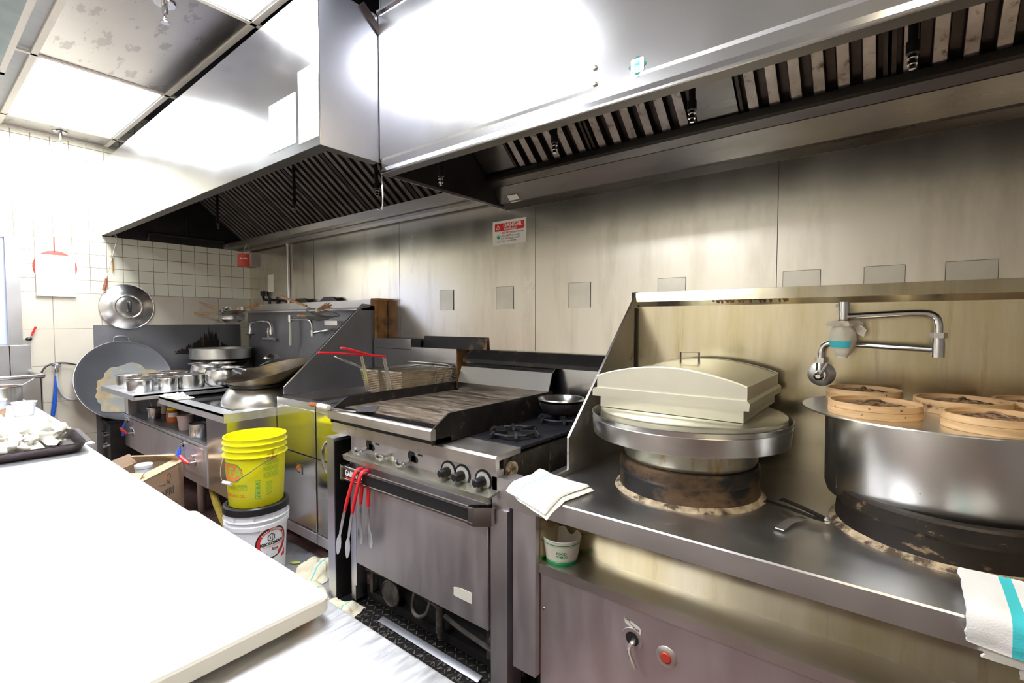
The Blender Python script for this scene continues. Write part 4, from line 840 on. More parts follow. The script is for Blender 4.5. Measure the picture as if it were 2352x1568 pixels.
cpn('shelf_back',MB().box(-5.01,-3.02,-.73,-.72,.607,.80),'lip_dark',smooth=0)
cpn('front_panel',MB().box(-5.02,-3.30,-1.125,-1.10,.34,.598).box(-4.12,-3.34,-1.128,-1.125,.40,.575),'front_steel',smooth=0)
cpn('panel_gap',MB().box(-4.90,-3.42,-1.1285,-1.12,.582,.586),'seam',smooth=0)
for x in (-4.55,-3.9,-3.15): cpn('leg',MB().cyl((x,-.95,0),(x,-.95,.34),.028,.028),'dirty_steel')
def valve(x,z,pilot,blue):
    cpn('valve_ring',MB().lathe([(.012,.004),(.026,.003),(.028,0)],24,mx=T(x,-1.125,z)@Matrix.Rotation(PI/2,4,'X')),'chrome')
    cpn('valve_stem',MB().cyl((x,-1.12,z),(x,-1.165,z),.008).cyl((x-.02,-1.12,z+.035),(x-.02,-1.145,z+.035),.011),'chrome')
    cpn('red_lever',MB().tube([(x,-1.165,z),(x-.05,-1.175,z+.012),(x-.10,-1.18,z+.03)],[.009,.013,.012],smooth=1),'red_rubber',label='red coated valve lever')
    if blue: cpn('blue_lever',MB().tube([(pilot,-1.145,z+.07),(pilot,-1.155,z+.03),(pilot+.005,-1.16,z-.04)],[.006,.012,.010],smooth=1),'blue',label='blue coated valve lever')
    cpn('pilot_ring',MB().lathe([(.010,.003),(.022,.003),(.024,0)],20,mx=T(pilot,-1.125,z+.085)@Matrix.Rotation(PI/2,4,'X')).cyl((pilot,-1.12,z+.085),(pilot,-1.15,z+.085),.008),'chrome')
valve(-4.79,.475,-4.93,True); valve(-3.47,.475,-3.68,True)
cpn('valve_tag',MB().box(-3.50,-3.455,-1.129,-1.127,.535,.56).box(-4.82,-4.78,-1.129,-1.127,.535,.56),'hood_side',smooth=0)
cpn('nozzle_knob',MB().cyl((-4.02,-1.12,.405),(-4.02,-1.20,.402),.022).cyl((-4.02,-1.13,.405),(-4.02,-1.14,.405),.034),'chrome')
cpn('burner_dome',MB().lathe([(.235,.806),(.238,.83),(.225,.885),(.19,.935),(.165,.952),(.15,.956)],56,mx=T(-3.275,-.80,0)),'pot_brushed')
cpn('wok_ring',MB().lathe([(.16,.945),(.185,.948),(.190,.965),(.18,.972),(.155,.968)],48,mx=T(-3.275,-.80,0)),'black_steel')
# faucets on the wok range backsplash
def wallfaucet(x,label,hose):
    t=thing('wall_faucet',label,'faucet',(x,-.131,1.21),0,'faucets on the wok range backsplash'); frame_of(t)
    if not hose:
        part('valve_body',MB().cyl((-.10,-.03,0),(.11,-.03,0),.016).cyl((0,0,0),(0,-.04,0),.014).cyl((0,-.03,0),(0,-.03,.10),.010).cyl((0,-.03,.055),(0,-.03,.075),.015),'steel',t)
        part('spout',MB().tube([(.06,-.03,.07),(.06,-.03,.12),(.045,-.04,.155),(-.01,-.05,.160),(-.12,-.07,.160),(-.20,-.08,.155),(-.235,-.085,.13),(-.24,-.085,.06)],.012,seg=10,smooth=2).cyl((.06,-.03,.04),(.06,-.03,.085),.019).cyl((-.24,-.085,.045),(-.24,-.085,.07),.018),'chrome',t)
        part('black_ring',MB().lathe([(.012,.045),(.035,.042),(.035,.036),(.012,.03)],24,mx=T(-.24,-.085,0)).cyl((-.24,-.085,.0),(-.24,-.085,.03),.008),'black_plastic',t)
    else:
        part('upper_arm',MB().tube([(-.30,-.06,.175),(-.12,-.06,.175),(.0,-.06,.172),(.035,-.06,.15),(.045,-.06,.09)],.010,seg=10,smooth=2).cyl((.045,-.06,.04),(.045,-.06,.09),.017).tube([(.045,-.06,.065),(.26,-.03,.095),(.33,0,.095)],.011,smooth=1),'chrome',t)
        part('spout_head',MB().cyl((-.31,-.06,.155),(-.31,-.06,.215),.019),'chrome',t)
        part('clear_hose',MB().tube([(-.31,-.06,.16),(-.307,-.06,.05),(-.31,-.06,-.045)],.014),'tube_clear',t,label='short clear hose on the spout')
wallfaucet(-4.52,'left swan neck faucet with black ring over the wok range pots',False)
wallfaucet(-3.745,'right swing faucet with a short clear hose on the wok range wall',True)
t=thing('soap_dish','small steel holder box on the wok range backsplash below the right strainers','holder',(-3.45,-.132,1.36))
part('plate',MB().box(-.09,.09,-.05,0,-.02,.015),'pot',t)
one('burner_valve',MB().tube([(-.17,0,.04),(-.17,0,.0),(-.13,-.01,-.02),(.16,-.01,-.03),(.17,-.01,-.06)],.013,smooth=1).cyl((-.02,-.01,-.06),(-.02,-.01,.01),.014).cyl((-.17,0,.02),(-.17,0,.07),.025),'black_steel','black greasy pipe and valve above the left end of the pipe shelf','pipe',(-4.72,-.03,1.60))
for x,l in ((-4.14,'left black wedge cap standing on the pipe shelf'),(-3.70,'right black wedge cap standing on the pipe shelf')): one('shelf_cap',MB().prism([(-.14,0),(.14,0),(.075,.038),(-.06,.038)],'y',-.01,.01),'black_plastic',l,'cap',(x,-.045,1.536),group='black caps on the pipe shelf')
# stainless sheet on the tiled wall with soot
one('wall_sheet',MB().box(0,.003,-1.16,0,0,1.335),'wok_steel','stainless sheet covering the tiled wall behind the leaning wok','panel',(XL,-.105,0.005))
random.seed(4)
mb=MB()
def soot(cx,z0,w,h,n,pk):
    for i in range(n):
        u=random.uniform(-1,1); e=max(0,1-abs(u)**1.6)*(.45+.55*math.exp(-((u-pk)/.28)**2)); hh=h*e*random.uniform(.55,1.1); y=cx+u*w; b=z0+random.uniform(-.02,.01); ww=random.uniform(.005,.013)
        X_=XL+.0042+i*2e-6; mb.add([(X_,y-ww,b),(X_,y+ww,b),(X_,y+ww*.7,b+hh*.7),(X_,y+ww*.1,b+hh),(X_,y-ww*.8,b+hh*.65)],[(0,1,2,3,4)])
soot(-.42,1.08,.27,.26,150,.15)
one('soot_stain',mb,'burnt_dark','black soot burn mark on the steel sheet behind the pots','stain',smooth=0)
# side stove with knobs at the wall
t=thing('small_stove','small black stove with chrome knobs squeezed between the wok range and tiled wall','stove',(-5.13,-.9,0)); frame_of(t)
cpn('body',MB().box(-5.225,-5.035,-1.22,-.3,.02,.53,bev=.006),'black_steel')
cpn('top_grate',MB().box(-5.225,-5.03,-1.24,-.3,.53,.55),'iron',smooth=0)
for i,(dx,z) in enumerate(((-.06,.44),(-.02,.44),(.03,.43),(-.06,.34),(-.03,.33),(.0,.33),(.04,.34))): cpn('knob',MB().cyl((-5.13+dx,-1.22,z),(-5.13+dx,-1.245,z),.013),'chrome')
cpn('drawer_slot',MB().box(-5.20,-5.06,-1.224,-1.22,.19,.23),'iron',smooth=0)
# big wok leaning on the wall
def bowlprof(R,d,th=.004,n=14,flat=0):
    rad=(R*R+d*d)/(2*d); o=[];i_=[]
    for k in range(n+1):
        r=R*k/n; z=rad-math.sqrt(rad*rad-r*r); o.append((r,z)); i_.append((r,z+th))
    return o+[(R+.004,d+th*.3),(R+.004,d+th),(R-.001,d+th)]+i_[::-1][1:]
t=thing('big_wok','huge grey wok with food residue leaning against the tiled wall','wok',(-5.125,-1.085,.875),0,ry=math.radians(75)); 
part('bowl',MB().lathe(bowlprof(.335,.085),72,mx=T(0,0,-.085)),'wok_in',t)
part('rim_bead',MB().tube([(.337*math.cos(a),.337*math.sin(a),.002) for a in [2*PI*i/64 for i in range(64)]],.004,seg=6,closed=True),'pot',t)
part('loop_handle',MB().tube([(-.33,-.055,0),(-.375,-.05,.01),(-.38,0,.012),(-.375,.05,.01),(-.33,.055,0)],.006,smooth=2),'wok_steel',t)
def blob(mb,cx,cy,w,h,n,R=.335,d=.085,sd=0,lift=.007,m_=8):
    rad=(R*R+d*d)/(2*d); v=[]
    def zz(x,y): return rad-math.sqrt(max(0,rad*rad-x*x-y*y))+lift-.085
    v.append((cx,cy,zz(cx,cy)))
    for q in range(1,m_+1):
        for i in range(n):
            a=2*PI*i/n; k=.92+.35*noise.noise(Vector((math.cos(a)*1.6,math.sin(a)*1.6,sd)))+.10*noise.noise(Vector((math.cos(a)*6,math.sin(a)*6,sd)))
            x=cx+w*math.cos(a)*k*q/m_; y=cy+h*math.sin(a)*k*q/m_; l=math.hypot(x,y)
            if l>.325: x*=.325/l; y*=.325/l
            v.append((x,y,zz(x,y)))
    f=[(0,i+1,(i+1)%n+1) for i in range(n)]
    for j in range(m_-1): f+=[(1+j*n+i,1+(j+1)*n+i,1+(j+1)*n+(i+1)%n,1+j*n+(i+1)%n) for i in range(n)]
    mb.add(v,f)
mat('residue',(.48,.38,.22),.5,.1,var=.3,vscale=9,grime=((.33,.34,.32),.44,.1,7,(1,1,1)),grime2=((.05,.04,.035),.66,.05,12,(1,1,1)))
mb=MB(); blob(mb,.095,.045,.25,.27,60,sd=1,lift=.008); part('food_residue',mb,'residue',t)
# round lid hanging on the wall
t=thing('round_lid','large round stainless lid hanging on the tiled wall above the leaning wok','lid',(XL+.012,-1.035,1.497),0,ry=PI/2)
part('dome',MB().lathe([(0,.052),(.055,.053),(.085,.050),(.092,.046),(.10,.046),(.14,.034),(.178,.012),(.190,.006),(.193,.008),(.195,.004),(.190,.0),(.18,.004)],64),'pot',t)
part('handle',MB().tube([(-.045,0,.053),(-.042,0,.082),(-.02,.0,.092),(.02,.0,.092),(.042,0,.082),(.045,0,.053)],.011,smooth=2),'black_plastic',t); part('embossed_ring',MB().lathe([(.088,.050),(.097,.056),(.106,.047)],48),'dirty_steel',t)
mb=MB()
for k in range(34): a=2*PI*k/34; mb.lathe([(0,.003),(.003,.002),(.004,0)],6,mx=T(.105*math.cos(a),.105*math.sin(a),.045))
part('vent_dots',mb,'chrome',t,kind='stuff')
# ------------------------------------------------------------------ pots and pans on the wok range
def pot(label,x,y,r,h,z=.857,flange=.008,fill=None,fl=.7,m='pot',belly=0,cat='pot',name='steel_pot',group='small pots on the wok range ledge',handle=False,rz=0):
    t=thing(name,label,cat,(x,y,z),rz,group)
    if belly: pr_=[(0,0),(r*.72,0),(r*.92,h*.15),(r*1.0,h*.42),(r*.96,h*.72),(r*.90,h*.9),(r*.92,h*.95),(r+flange,h),(r+flange,h+.002),(r*.90,h*.985),(r*.86,h*.88),(r*.93,h*.5),(r*.7,h*.05),(0,.004)]
    else: pr_=[(0,0),(r*.93,0),(r,.008),(r,h-.004),(r+flange,h),(r+flange-.001,h+.003),(r-.003,h),(r-.0035,.008),(0,.004)]
    part('body',MB().lathe(pr_,48),m,t)
    if fill: part('contents',MB().lathe([(0,h*fl),(r*.93,h*fl)],32),fill,t)
    if handle:
        for s_ in (-1,1): part('loop_handle',MB().tube([(s_*r*.97,-.03,h*.8),(s_*(r+.035),-.026,h*.9),(s_*(r+.04),0,h*.95),(s_*(r+.035),.026,h*.9),(s_*r*.97,.03,h*.8)],.005,smooth=2),'wok_steel',t)
    return t
pot('nearest small steel pot on the ledge corner, beside the front edge',-4.308,-1.19,.079,.088)
pot('small steel pot second from the ledge corner, behind the nearest one',-4.47,-1.16,.075,.090,fill='soup')
pA=pot('small steel pot at the left end of the ledge with a spoon in it',-4.68,-1.165,.080,.098,fill='white',fl=.75)
pot('narrow steel pot between the nearest pot and the wide straight pot',-4.262,-1.03,.062,.092,fill='soup')
pot('wide straight sided steel pot on the ledge in front of the bulging pot',-4.30,-.875,.098,.102)
pot('small steel pot behind the narrow pot, only its rim showing',-4.60,-.885,.090,.105,fill='soup',fl=.8)
pot('small steel pot further back against the bulging pot, dark soup inside',-4.56,-.99,.080,.100,fill='soup',fl=.8)
pot('bulging steel pot at the front of the back row with a wide mouth',-4.21,-.665,.137,.145,belly=1,flange=.0,group='large pots at the back of the wok range')
pot('wide bulging steel pot with reddish inside behind the front bulging pot',-4.62,-.60,.165,.155,belly=1,flange=.012,fill='soup',fl=.8,group='large pots at the back of the wok range')
pot('very wide shallow steel pan with side handles at the back by the soot mark',-4.95,-.40,.250,.10,z=1.02,m='pot_brushed',cat='pan',name='wide_pan',group=None,handle=False)
t=one('iron_wok',MB().lathe(bowlprof(.24,.10),56),'seasoned','dark iron wok under the wide shallow pan at the back left','wok',(-4.96,-.40,.905))
one('burner_stand',MB().lathe([(.13,0),(.17,.0),(.16,.055),(.12,.055)],40),'black_steel','black burner ring stand under the dark wok at the back left','stand',(-4.96,-.40,.857))
pot('steel stock pan with a ladle resting over it under the faucets',-4.33,-.33,.165,.10,z=.857,flange=.008,fill='soup',fl=.8,group='large pots at the back of the wok range')
t=thing('ladle','steel ladle with its round bowl upturned over the pan under the faucets','ladle',(-4.05,-.36,1.025)); 
part('bowl',MB().lathe(bowlprof(.065,.04,.002),32,mx=T(0,0,.08,rx=PI)),'pot',t); part('handle',MB().tube([(0,0,.075),(-.01,0,.02),(-.14,-.03,-.025)],.005),'pot',t)
t=thing('spoon','thin steel spoon standing in the leftmost pot','spoon',(-4.65,-1.165,.89)); part('handle',MB().tube([(0,0,0),(.04,.09,.09)],.0025),'pot',t)
# wok on the domed burner
t=thing('burner_wok','burnt black wok with loop handle tilted on the domed burner','wok',(-3.22,-.76,.998),0,rx=math.radians(14),ry=math.radians(-3))
part('bowl',MB().lathe(bowlprof(.262,.10,.003),64,mx=T(0,0,-.045)),'wok_burnt',t)
part('loop_handle',MB().tube([(-.235,-.075,.05),(-.275,-.10,.075),(-.305,-.09,.085),(-.305,-.055,.083),(-.255,-.03,.058)],.006,smooth=2),'wok_steel',t)
t=thing('side_pan','dark steel pan with high rim behind the tilted wok, against the guard','pan',(-3.42,-.42,.86)); part('body',MB().lathe([(0,0),(.10,0),(.19,.08),(.215,.135),(.222,.137),(.218,.14),(.19,.09),(.10,.004),(0,.004)],56),'wok_steel',t)
# small folded cloth on the rim
t=thing('folded_cloth','small white folded cloth on the wok range front rim','cloth',(-3.93,-1.12,.835)); frame_of(t)
mb=cloth(MB(),[(-4.03,-1.15),(-3.80,-1.13),(-3.78,-1.02),(-4.02,-1.04)],.836,.013,11,amp=.01)
cloth(mb,[(-4.0,-1.14),(-3.86,-1.135),(-3.85,-1.04),(-4.0,-1.05)],.849,.012,13,amp=.015,freq=14); cpn('cloth_fold',mb,'cloth',smooth=60)
# things on the open shelf of the wok range
t=pot('steel mug with a spoon on the wok range shelf',-4.55,-1.045,.042,.085,z=.607,group='containers on the open shelf',name='steel_mug',cat='mug')
part('spoon',MB().tube([(.01,.0,.02),(-.04,-.02,.15)],.002),'pot',t)
pot('largest steel pot on the wok range shelf, nearest its right end',-3.60,-1.045,.067,.088,z=.607,group='containers on the open shelf')
t=thing('sauce_jar','glass jar of orange red sauce with yellow neck band on the shelf','jar',(-4.31,-.99,.607),0,'containers on the open shelf')
part('glass_body',MB().lathe([(0,0),(.042,0),(.046,.01),(.046,.075),(.034,.092),(.034,.11)],32),'sauce',t)
part('lid',MB().lathe([(.036,.088),(.038,.108),(0,.110)],32),'yellow',t); part('label',MB().lathe([(.0465,.04),(.0465,.072)],20,a0=-1.0,a1=.3),'paper',t)
t=thing('plastic_tub','cloudy plastic tub of brownish sauce on the wok range shelf','tub',(-3.92,-1.035,.607),0,'containers on the open shelf')
part('tub_body',MB().lathe([(0,0),(.038,0),(.040,.01),(.050,.095),(.053,.097),(.053,.104),(.048,.104)],32),'pinkish',t); part('surface',MB().lathe([(0,.09),(.047,.09)],24),'porridge',t)
t=thing('tin_can','white and red printed tin can at the left end of the shelf','can',(-4.72,-.92,.607),0,'containers on the open shelf')
part('can_body',MB().lathe([(0,0),(.055,0),(.055,.12),(0,.12)],32),'cream',t); part('red_label_edge',MB().lathe([(.0555,.0),(.0555,.008)],32).lathe([(.0555,.112),(.0555,.12)],32).lathe([(.0555,.0),(.0555,.12)],2,a0=-1.2,a1=-1.1),'red',t)
t=thing('glass_bottle','small clear bottle beside the orange sauce jar','bottle',(-4.42,-.98,.607),0,'containers on the open shelf'); part('glass_body',MB().lathe([(0,0),(.022,0),(.024,.06),(.010,.085),(.010,.11),(0,.11)],24),'glass',t)
t=thing('lidded_tub','plastic tub with red lid behind the brownish tub on the shelf','tub',(-3.78,-.86,.607),0,'containers on the open shelf'); part('tub_body',MB().lathe([(0,0),(.05,0),(.055,.085)],28),'tub_plastic',t); part('lid',MB().lathe([(.058,.082),(.058,.096),(0,.098)],28),'red_paint',t)
mb=MB(); 
for i in range(9): mb.lathe([(.0,.004+i*.0095),(.030,.004+i*.0095),(.042,.010+i*.0095),(.043,.012+i*.0095),(.03,.007+i*.0095)],24)
one('dish_stack',mb,'white_plastic','stack of small white dishes at the right end of the wok range shelf','dishes',(-3.35,-1.04,.607))
# strainers at the ends of the pipe shelf
def strainer(label,loc,r,hd,hl,rx=0,ry=0,bam=True,deep=.03):
    t=thing('wire_strainer',label,'strainer',loc,hd,'wire strainers on the pipe shelf',rx,ry)
    mb=MB(); n=9
    for k in range(1,n+1):
        rr_=r*k/n; z=-deep*(1-(k/n)**2); mb.tube([(rr_*math.cos(a),rr_*math.sin(a),z) for a in [2*PI*i/20 for i in range(20)]],.0011 if k<n else .003,seg=4,closed=True)
    for k in range(12):
        a=PI*k/12; mb.tube([(r*q*math.cos(a),r*q*math.sin(a),-deep*(1-q*q)) for q in (-1,-.6,0,.6,1)],.001,seg=4)
    part('wire_dish',mb,'dirty_steel',t,kind='stuff')
    part('wire_neck',MB().tube([(r,-.008,0),(r+.08,-.002,.006)],.002).tube([(r,.008,0),(r+.08,.002,.006)],.002),'dirty_steel',t)
    part('bamboo_handle',MB().tube([(r+.06,0,.006),(r+.06+hl,0,.012)],.009 if bam else .006,seg=8),'wood',t)
t=one('hanging_pan',MB().lathe([(0,-.03),(.06,-.027),(.098,0),(.10,.035),(.104,.036),(.096,.0),(.06,-.022),(0,-.025)],40),'pot','round steel pan under the strainers at the left end of the pipe shelf','pan',(-4.86,-.33,1.39))
t=one('rack_arm',MB().box(-.01,.01,-.30,.02,-.004,.004).box(-.12,.12,-.30,-.285,-.004,.004).tube([(-.1,-.29,.0),(-.1,0,.0)],.004),'steel','steel rack arm holding the pan and strainers left of the pipe shelf','rack',(-4.84,-.15,1.352))
strainer('wire strainer with long bamboo handle reaching furthest left',(-4.83,-.36,1.435),.10,math.radians(-160),.30)
strainer('wire strainer with thin bamboo handle pointing up left',(-4.83,-.33,1.45),.095,math.radians(-158),.26,ry=-.22,bam=False)
strainer('wire strainer whose handle lies toward the right end of the left pile',(-4.80,-.33,1.47),.09,math.radians(-15),.16)
t=one('steel_ring_cup',MB().lathe([(0,0),(.05,0),(.055,.03),(.058,.04),(.05,.04),(.046,.01),(0,.006)],28),'pot','small steel cup lying on the left pile of strainers','cup',(-4.90,-.36,1.46),rx=.5)
def whisk(label,loc,rz,n):
    t=thing('bamboo_whisk',label,'brush',loc,rz,'bamboo brushes',ry=-.25); mb=MB(); random.seed(n)
    for i in range(26): mb.tube([(0,random.uniform(-.012,.012),random.uniform(-.008,.008)),(.17,random.uniform(-.03,.03),random.uniform(-.02,.02))],.002,seg=4)
    part('bristles',mb,'wood',t,kind='stuff'); part('binding',MB().cyl((0,0,0),(.03,0,0),.016),'cream',t)
whisk('split bamboo brush on top of the left strainer pile',(-4.74,-.30,1.485),.5,1)
strainer('wire strainer with thick bamboo handle rising left, right end of the shelf',(-3.36,-.30,1.435),.12,math.radians(192),.28,ry=-.26)
strainer('wire strainer with short reddish handle under the thick bamboo one',(-3.38,-.32,1.405),.11,math.radians(178),.16)
whisk('split bamboo brush on the right strainers by the angled guard',(-3.44,-.30,1.45),.0,3)
# red can hanging under the left hood
t=thing('hanging_can','rusty red tin can hanging under the back corner of the left hood','can',(-4.72,-.25,1.875))
part('can_body',MB().lathe([(0,0),(.075,0),(.078,.004),(.076,.11),(.079,.113),(.074,.113),(.072,.006),(0,.004)],32),'red_paint',t)
part('side_box',MB().box(.03,.12,-.01,.07,.0,.11),'dirty_steel',t,smooth=0)
part('bail_wire',MB().tube([(-.07,0,.10),(-.04,0,.18),(0,.0,.215),(.04,0,.18),(.07,0,.10)],.002),'steel',t)
mb=MB()
for i in range(5): mb.lathe([(.0775,.062+.004*(i%2)),(.0775,.078-.003*(i%3))],2,a0=-1.15+i*.17,a1=-1.03+i*.17)
part('faded_print',mb,'cream',t)
# ------------------------------------------------------------------ pails
t=thing('yellow_pail','bright yellow oil pail with wire bail standing on the white soy sauce pail','bucket',(-2.69,-1.10,.402))
R1=lambda z:.132+z*.050
def rib(z,r,w=.007): return [(r,z-.004),(r+w,z-.002),(r+w,z+.001),(r,z+.004)]
part('pail_body',MB().lathe([(0,.0),(.128,0),(R1(.005),.005),(R1(.262),.262)]+rib(.268,R1(.268),.013)+rib(.302,R1(.302),.009)+rib(.332,R1(.332),.009)+[(R1(.358),.355),(R1(.358)+.004,.360),(R1(.358)+.003,.363),(R1(.358)-.003,.362),(R1(.2)-.004,.2),(.126,.006),(0,.005)],72),'yellow',t,smooth=50)
def WR(Rf,a0,z0,off=.0012,skew=0): return lambda x,y:((Rf(z0+y)+off)*math.cos(a0+x/.142),(Rf(z0+y)+off)*math.sin(a0+x/.142),z0+y+skew*x)
q=[(R1(.27)*1.0,.285,16),(.163,.262,2),(.166,.225,-20),(.169,.175,-47),(.172,.148,-64),(.172,.143,-84),(.170,.17,-101),(.166,.225,-128),(.163,.262,-150),(R1(.27),.285,-164)]
q=[(r*math.cos(math.radians(a)),r*math.sin(math.radians(a)),z) for r,z,a in q]
part('bail_wire',MB().tube(q,.0022,smooth=2,seg=6),'pot',t)
part('bail_grip',MB().cyl((.1715*math.cos(-1.13),.1715*math.sin(-1.13),.146),(.1715*math.cos(-1.47),.1715*math.sin(-1.47),.146),.009),'white_plastic',t)
part('bail_ear',MB().lathe([(0,.006),(.008,.006),(.014,.003),(.016,0)],16,mx=Matrix.Translation(((R1(.285)+.002)*math.cos(.28),(R1(.285)+.002)*math.sin(.28),.283))@Matrix.Rotation(.28,4,'Z')@Matrix.Rotation(PI/2,4,'Y')),'yellow',t)
def octo(w,h,c): return [(-w+c,-h),(w-c,-h),(w,-h+c),(w,h-c),(w-c,h),(-w+c,h),(-w,h-c),(-w,-h+c)]
def wrapquadfill(w,h,F,nx=14,c=0,mb=None):   # octagon-ish panel that follows the pail
    mb=mb or MB(); v=[];f=[]
    for i in range(nx+1):
        x=-w+2*w*i/nx; hh=h-max(0,c-(w-abs(x))); v+=[F(x,-hh),F(x,hh)]
    for i in range(nx): f.append((2*i,2*i+2,2*i+3,2*i+1))
    return mb.add(v,f)
F=WR(R1,-1.45,.19); part('logo_outline',wrapquadfill(.083,.048,WR(R1,-1.45,.19,.0008),18,.03),'green',t,smooth=0)
part('logo_panel',wrapquadfill(.080,.045,WR(R1,-1.45,.19,.0012),18,.03),'orange',t,smooth=0)
part('logo_lettering',textmb('ALFA',.070,bold=.002,f=WR(R1,-1.45,.19,.0018)),'lgreen',t,smooth=0)
part('small_logo_panel',wrapquadfill(.030,.015,WR(R1,.12,.262,.0010),10,.01),'orange',t,smooth=0)
part('small_logo_lettering',textmb('ALFA',.022,bold=.0008,f=WR(R1,.12,.262,.0016)),'lgreen',t,smooth=0)
random.seed(8); mb=MB()
for i in range(15):
    z=.242-i*.0062; w_=.044-random.random()*.012
    if i in (4,9): continue
    quadmb(-.044,w_,-.0012,.0012,WR(R1,.13,z,.001,0),6,mb=mb)
part('ingredient_text',mb,'lgreen',t,smooth=0,kind='stuff')
mb=MB(); F=WR(R1,-.36,.098,.001)
for a in ((-.014,-.012,-.048,.048),(.012,.014,-.048,.048),(-.014,.014,.046,.048),(-.014,.014,-.048,-.046)): quadmb(*a,F,3,mb=mb)
for i in range(11): quadmb(-.009,.009,-.038+i*.0072,-.035+i*.0072,F,2,mb=mb)
part('code_box',mb,'green',t,smooth=0)
mb=MB(); F=WR(R1,.04,.095,.001)
for i in range(12): quadmb(-.020,.018-random.random()*.008,.036-i*.0062,.038-i*.0062,F,2,mb=mb)
part('nutrition_table',mb,'lgreen',t,smooth=0,kind='stuff')
mb=MB(); F=WR(R1,-.90,.115,.001)
for a in ((-.024,.024,.012,.0135),(-.024,.024,-.0135,-.012),(-.024,-.0225,-.0135,.0135),(.0225,.024,-.0135,.0135)): quadmb(*a,F,4,mb=mb)
textmb('CANADIAN',.0085,f=lambda x,y:F(x,y+.005),mb=mb); textmb('FOOD',.0085,f=lambda x,y:F(x,y-.005),mb=mb); part('stamp_text',mb,'green',t,smooth=0)
part('oil_text',textmb('VEGETABLE OIL',.019,bold=.0006,f=WR(R1,-1.28,.068,.001)),'orange',t,smooth=0)
t=thing('white_pail','white soy sauce pail with black lid standing on the floor under the yellow pail','bucket',(-2.69,-1.10,0))
R2=lambda z:.134+z*.045
part('pail_body',MB().lathe([(0,0),(.130,0),(R2(.01),.01),(R2(.285),.285),(R2(.29)+.010,.288),(R2(.29)+.012,.31),(R2(.29)+.002,.313),(R2(.33),.33)]+rib(.335,R2(.335),.012)+[(R2(.37),.375),(R2(.37)-.005,.376),(R2(.2)-.004,.2),(.12,.01)],72),'white_plastic',t,smooth=50)
mb=MB()
for k in range(10): a=k*2*PI/10+.1; mb.box(R2(.33),R2(.33)+.010,-.0015,.0015,.338,.372,mx=Matrix.Rotation(a,4,'Z'))
part('rim_tab',mb,'white_plastic',t,smooth=0,kind='stuff')
part('lid',MB().lathe([(0,.398),(.135,.398),(.140,.406),(.152,.408),(.160,.402),(.162,.370),(.158,.368)],72),'black_plastic',t)
F0=lambda o:WR(R2,.10,.205,o); Fb=F0(.0008)
mb=MB(); ringmb(.078,.0855,Fb,seg=60,mb=mb); part('ring_outline',mb,'black',t,smooth=0)
part('red_ring',ringmb(.064,.0785,F0(.0013),a0=-.35*PI,a1=1.35*PI,seg=60),'red',t,smooth=0)
mb=MB(); s_='ASSAISONNEMENT'
def arctext(s_,r,size,amid,step,F,mb):
    for i,ch in enumerate(s_):
        a=amid-(i-(len(s_)-1)/2)*step
        textmb(ch,size,bold=.0003,f=lambda x,y,a=a:F(r*math.cos(a)+x*math.sin(a)+y*math.cos(a),r*math.sin(a)-x*math.cos(a)+y*math.sin(a)),mb=mb)
arctext(s_,.071,.0135,PI/2,.128,F0(.0018),mb); arctext('QUALITÉ',.071,.011,.12,.115,F0(.0018),mb)
part('arc_lettering',mb,'white',t,smooth=0)
F=lambda x,y:F0(.0014)(x-.008,y+.030)
mb=MB(); hx_=[(.022*math.cos(PI/2+k*PI/3),.022*math.sin(PI/2+k*PI/3)) for k in range(6)]
mb=MB()
for k in range(6):
    a=hx_[k];b=hx_[(k+1)%6]; mb.add([F(*a),F(*b),F(b[0]*.78,b[1]*.78),F(a[0]*.78,a[1]*.78)],[(0,1,2,3)])
for s2 in (1,-1): polymb([(s2*.002,-.008),(s2*.009,-.009),(s2*.004,.0),(s2*.009,.008),(s2*.002,.006)],F,mb)
part('hexagon_emblem',mb,'black',t,smooth=0)
mb=textmb('KIKKOMAN',.0235,bold=.0009,f=lambda x,y:F0(.0014)(x-.002,y-.003)); textmb('Soja',.022,bold=.0005,f=lambda x,y:F0(.0014)(x+.012,y-.036),mb=mb); part('brand_lettering',mb,'black',t,smooth=0)
part('sub_lettering',textmb('TRADITIONNELLEMENT',.0095,f=lambda x,y:F0(.0014)(x+.002,y-.019)),'red',t,smooth=0)
G=WR(R2,-.70,.262,.001); rot=lambda x,y:G(x*math.cos(.62)-y*math.sin(.62),x*math.sin(.62)+y*math.cos(.62))
part('corner_ribbon',polymb([(-.055,-.014),(.05,-.014),(.075,.016),(-.045,.016)],rot),'red',t,smooth=0)
rot2=lambda x,y:WR(R2,-.70,.262,.0018)(x*math.cos(.62)-y*math.sin(.62),x*math.sin(.62)+y*math.cos(.62))
part('ribbon_lettering',textmb('#1',.021,bold=.0008,f=lambda x,y:rot2(x,y+.002)),'white',t,smooth=0)
part('lower_ribbon',polymb([(.05,-.10),(.085,-.06),(.085,-.10)],F0(.001)),'red',t,smooth=0)
# ------------------------------------------------------------------ carton, rags, pipe and bits on the floor
t=thing('cardboard_carton','open brown cardboard carton with a printed front in front of the wok range','carton',(-3.502,-1.288,0.005),PI/4)
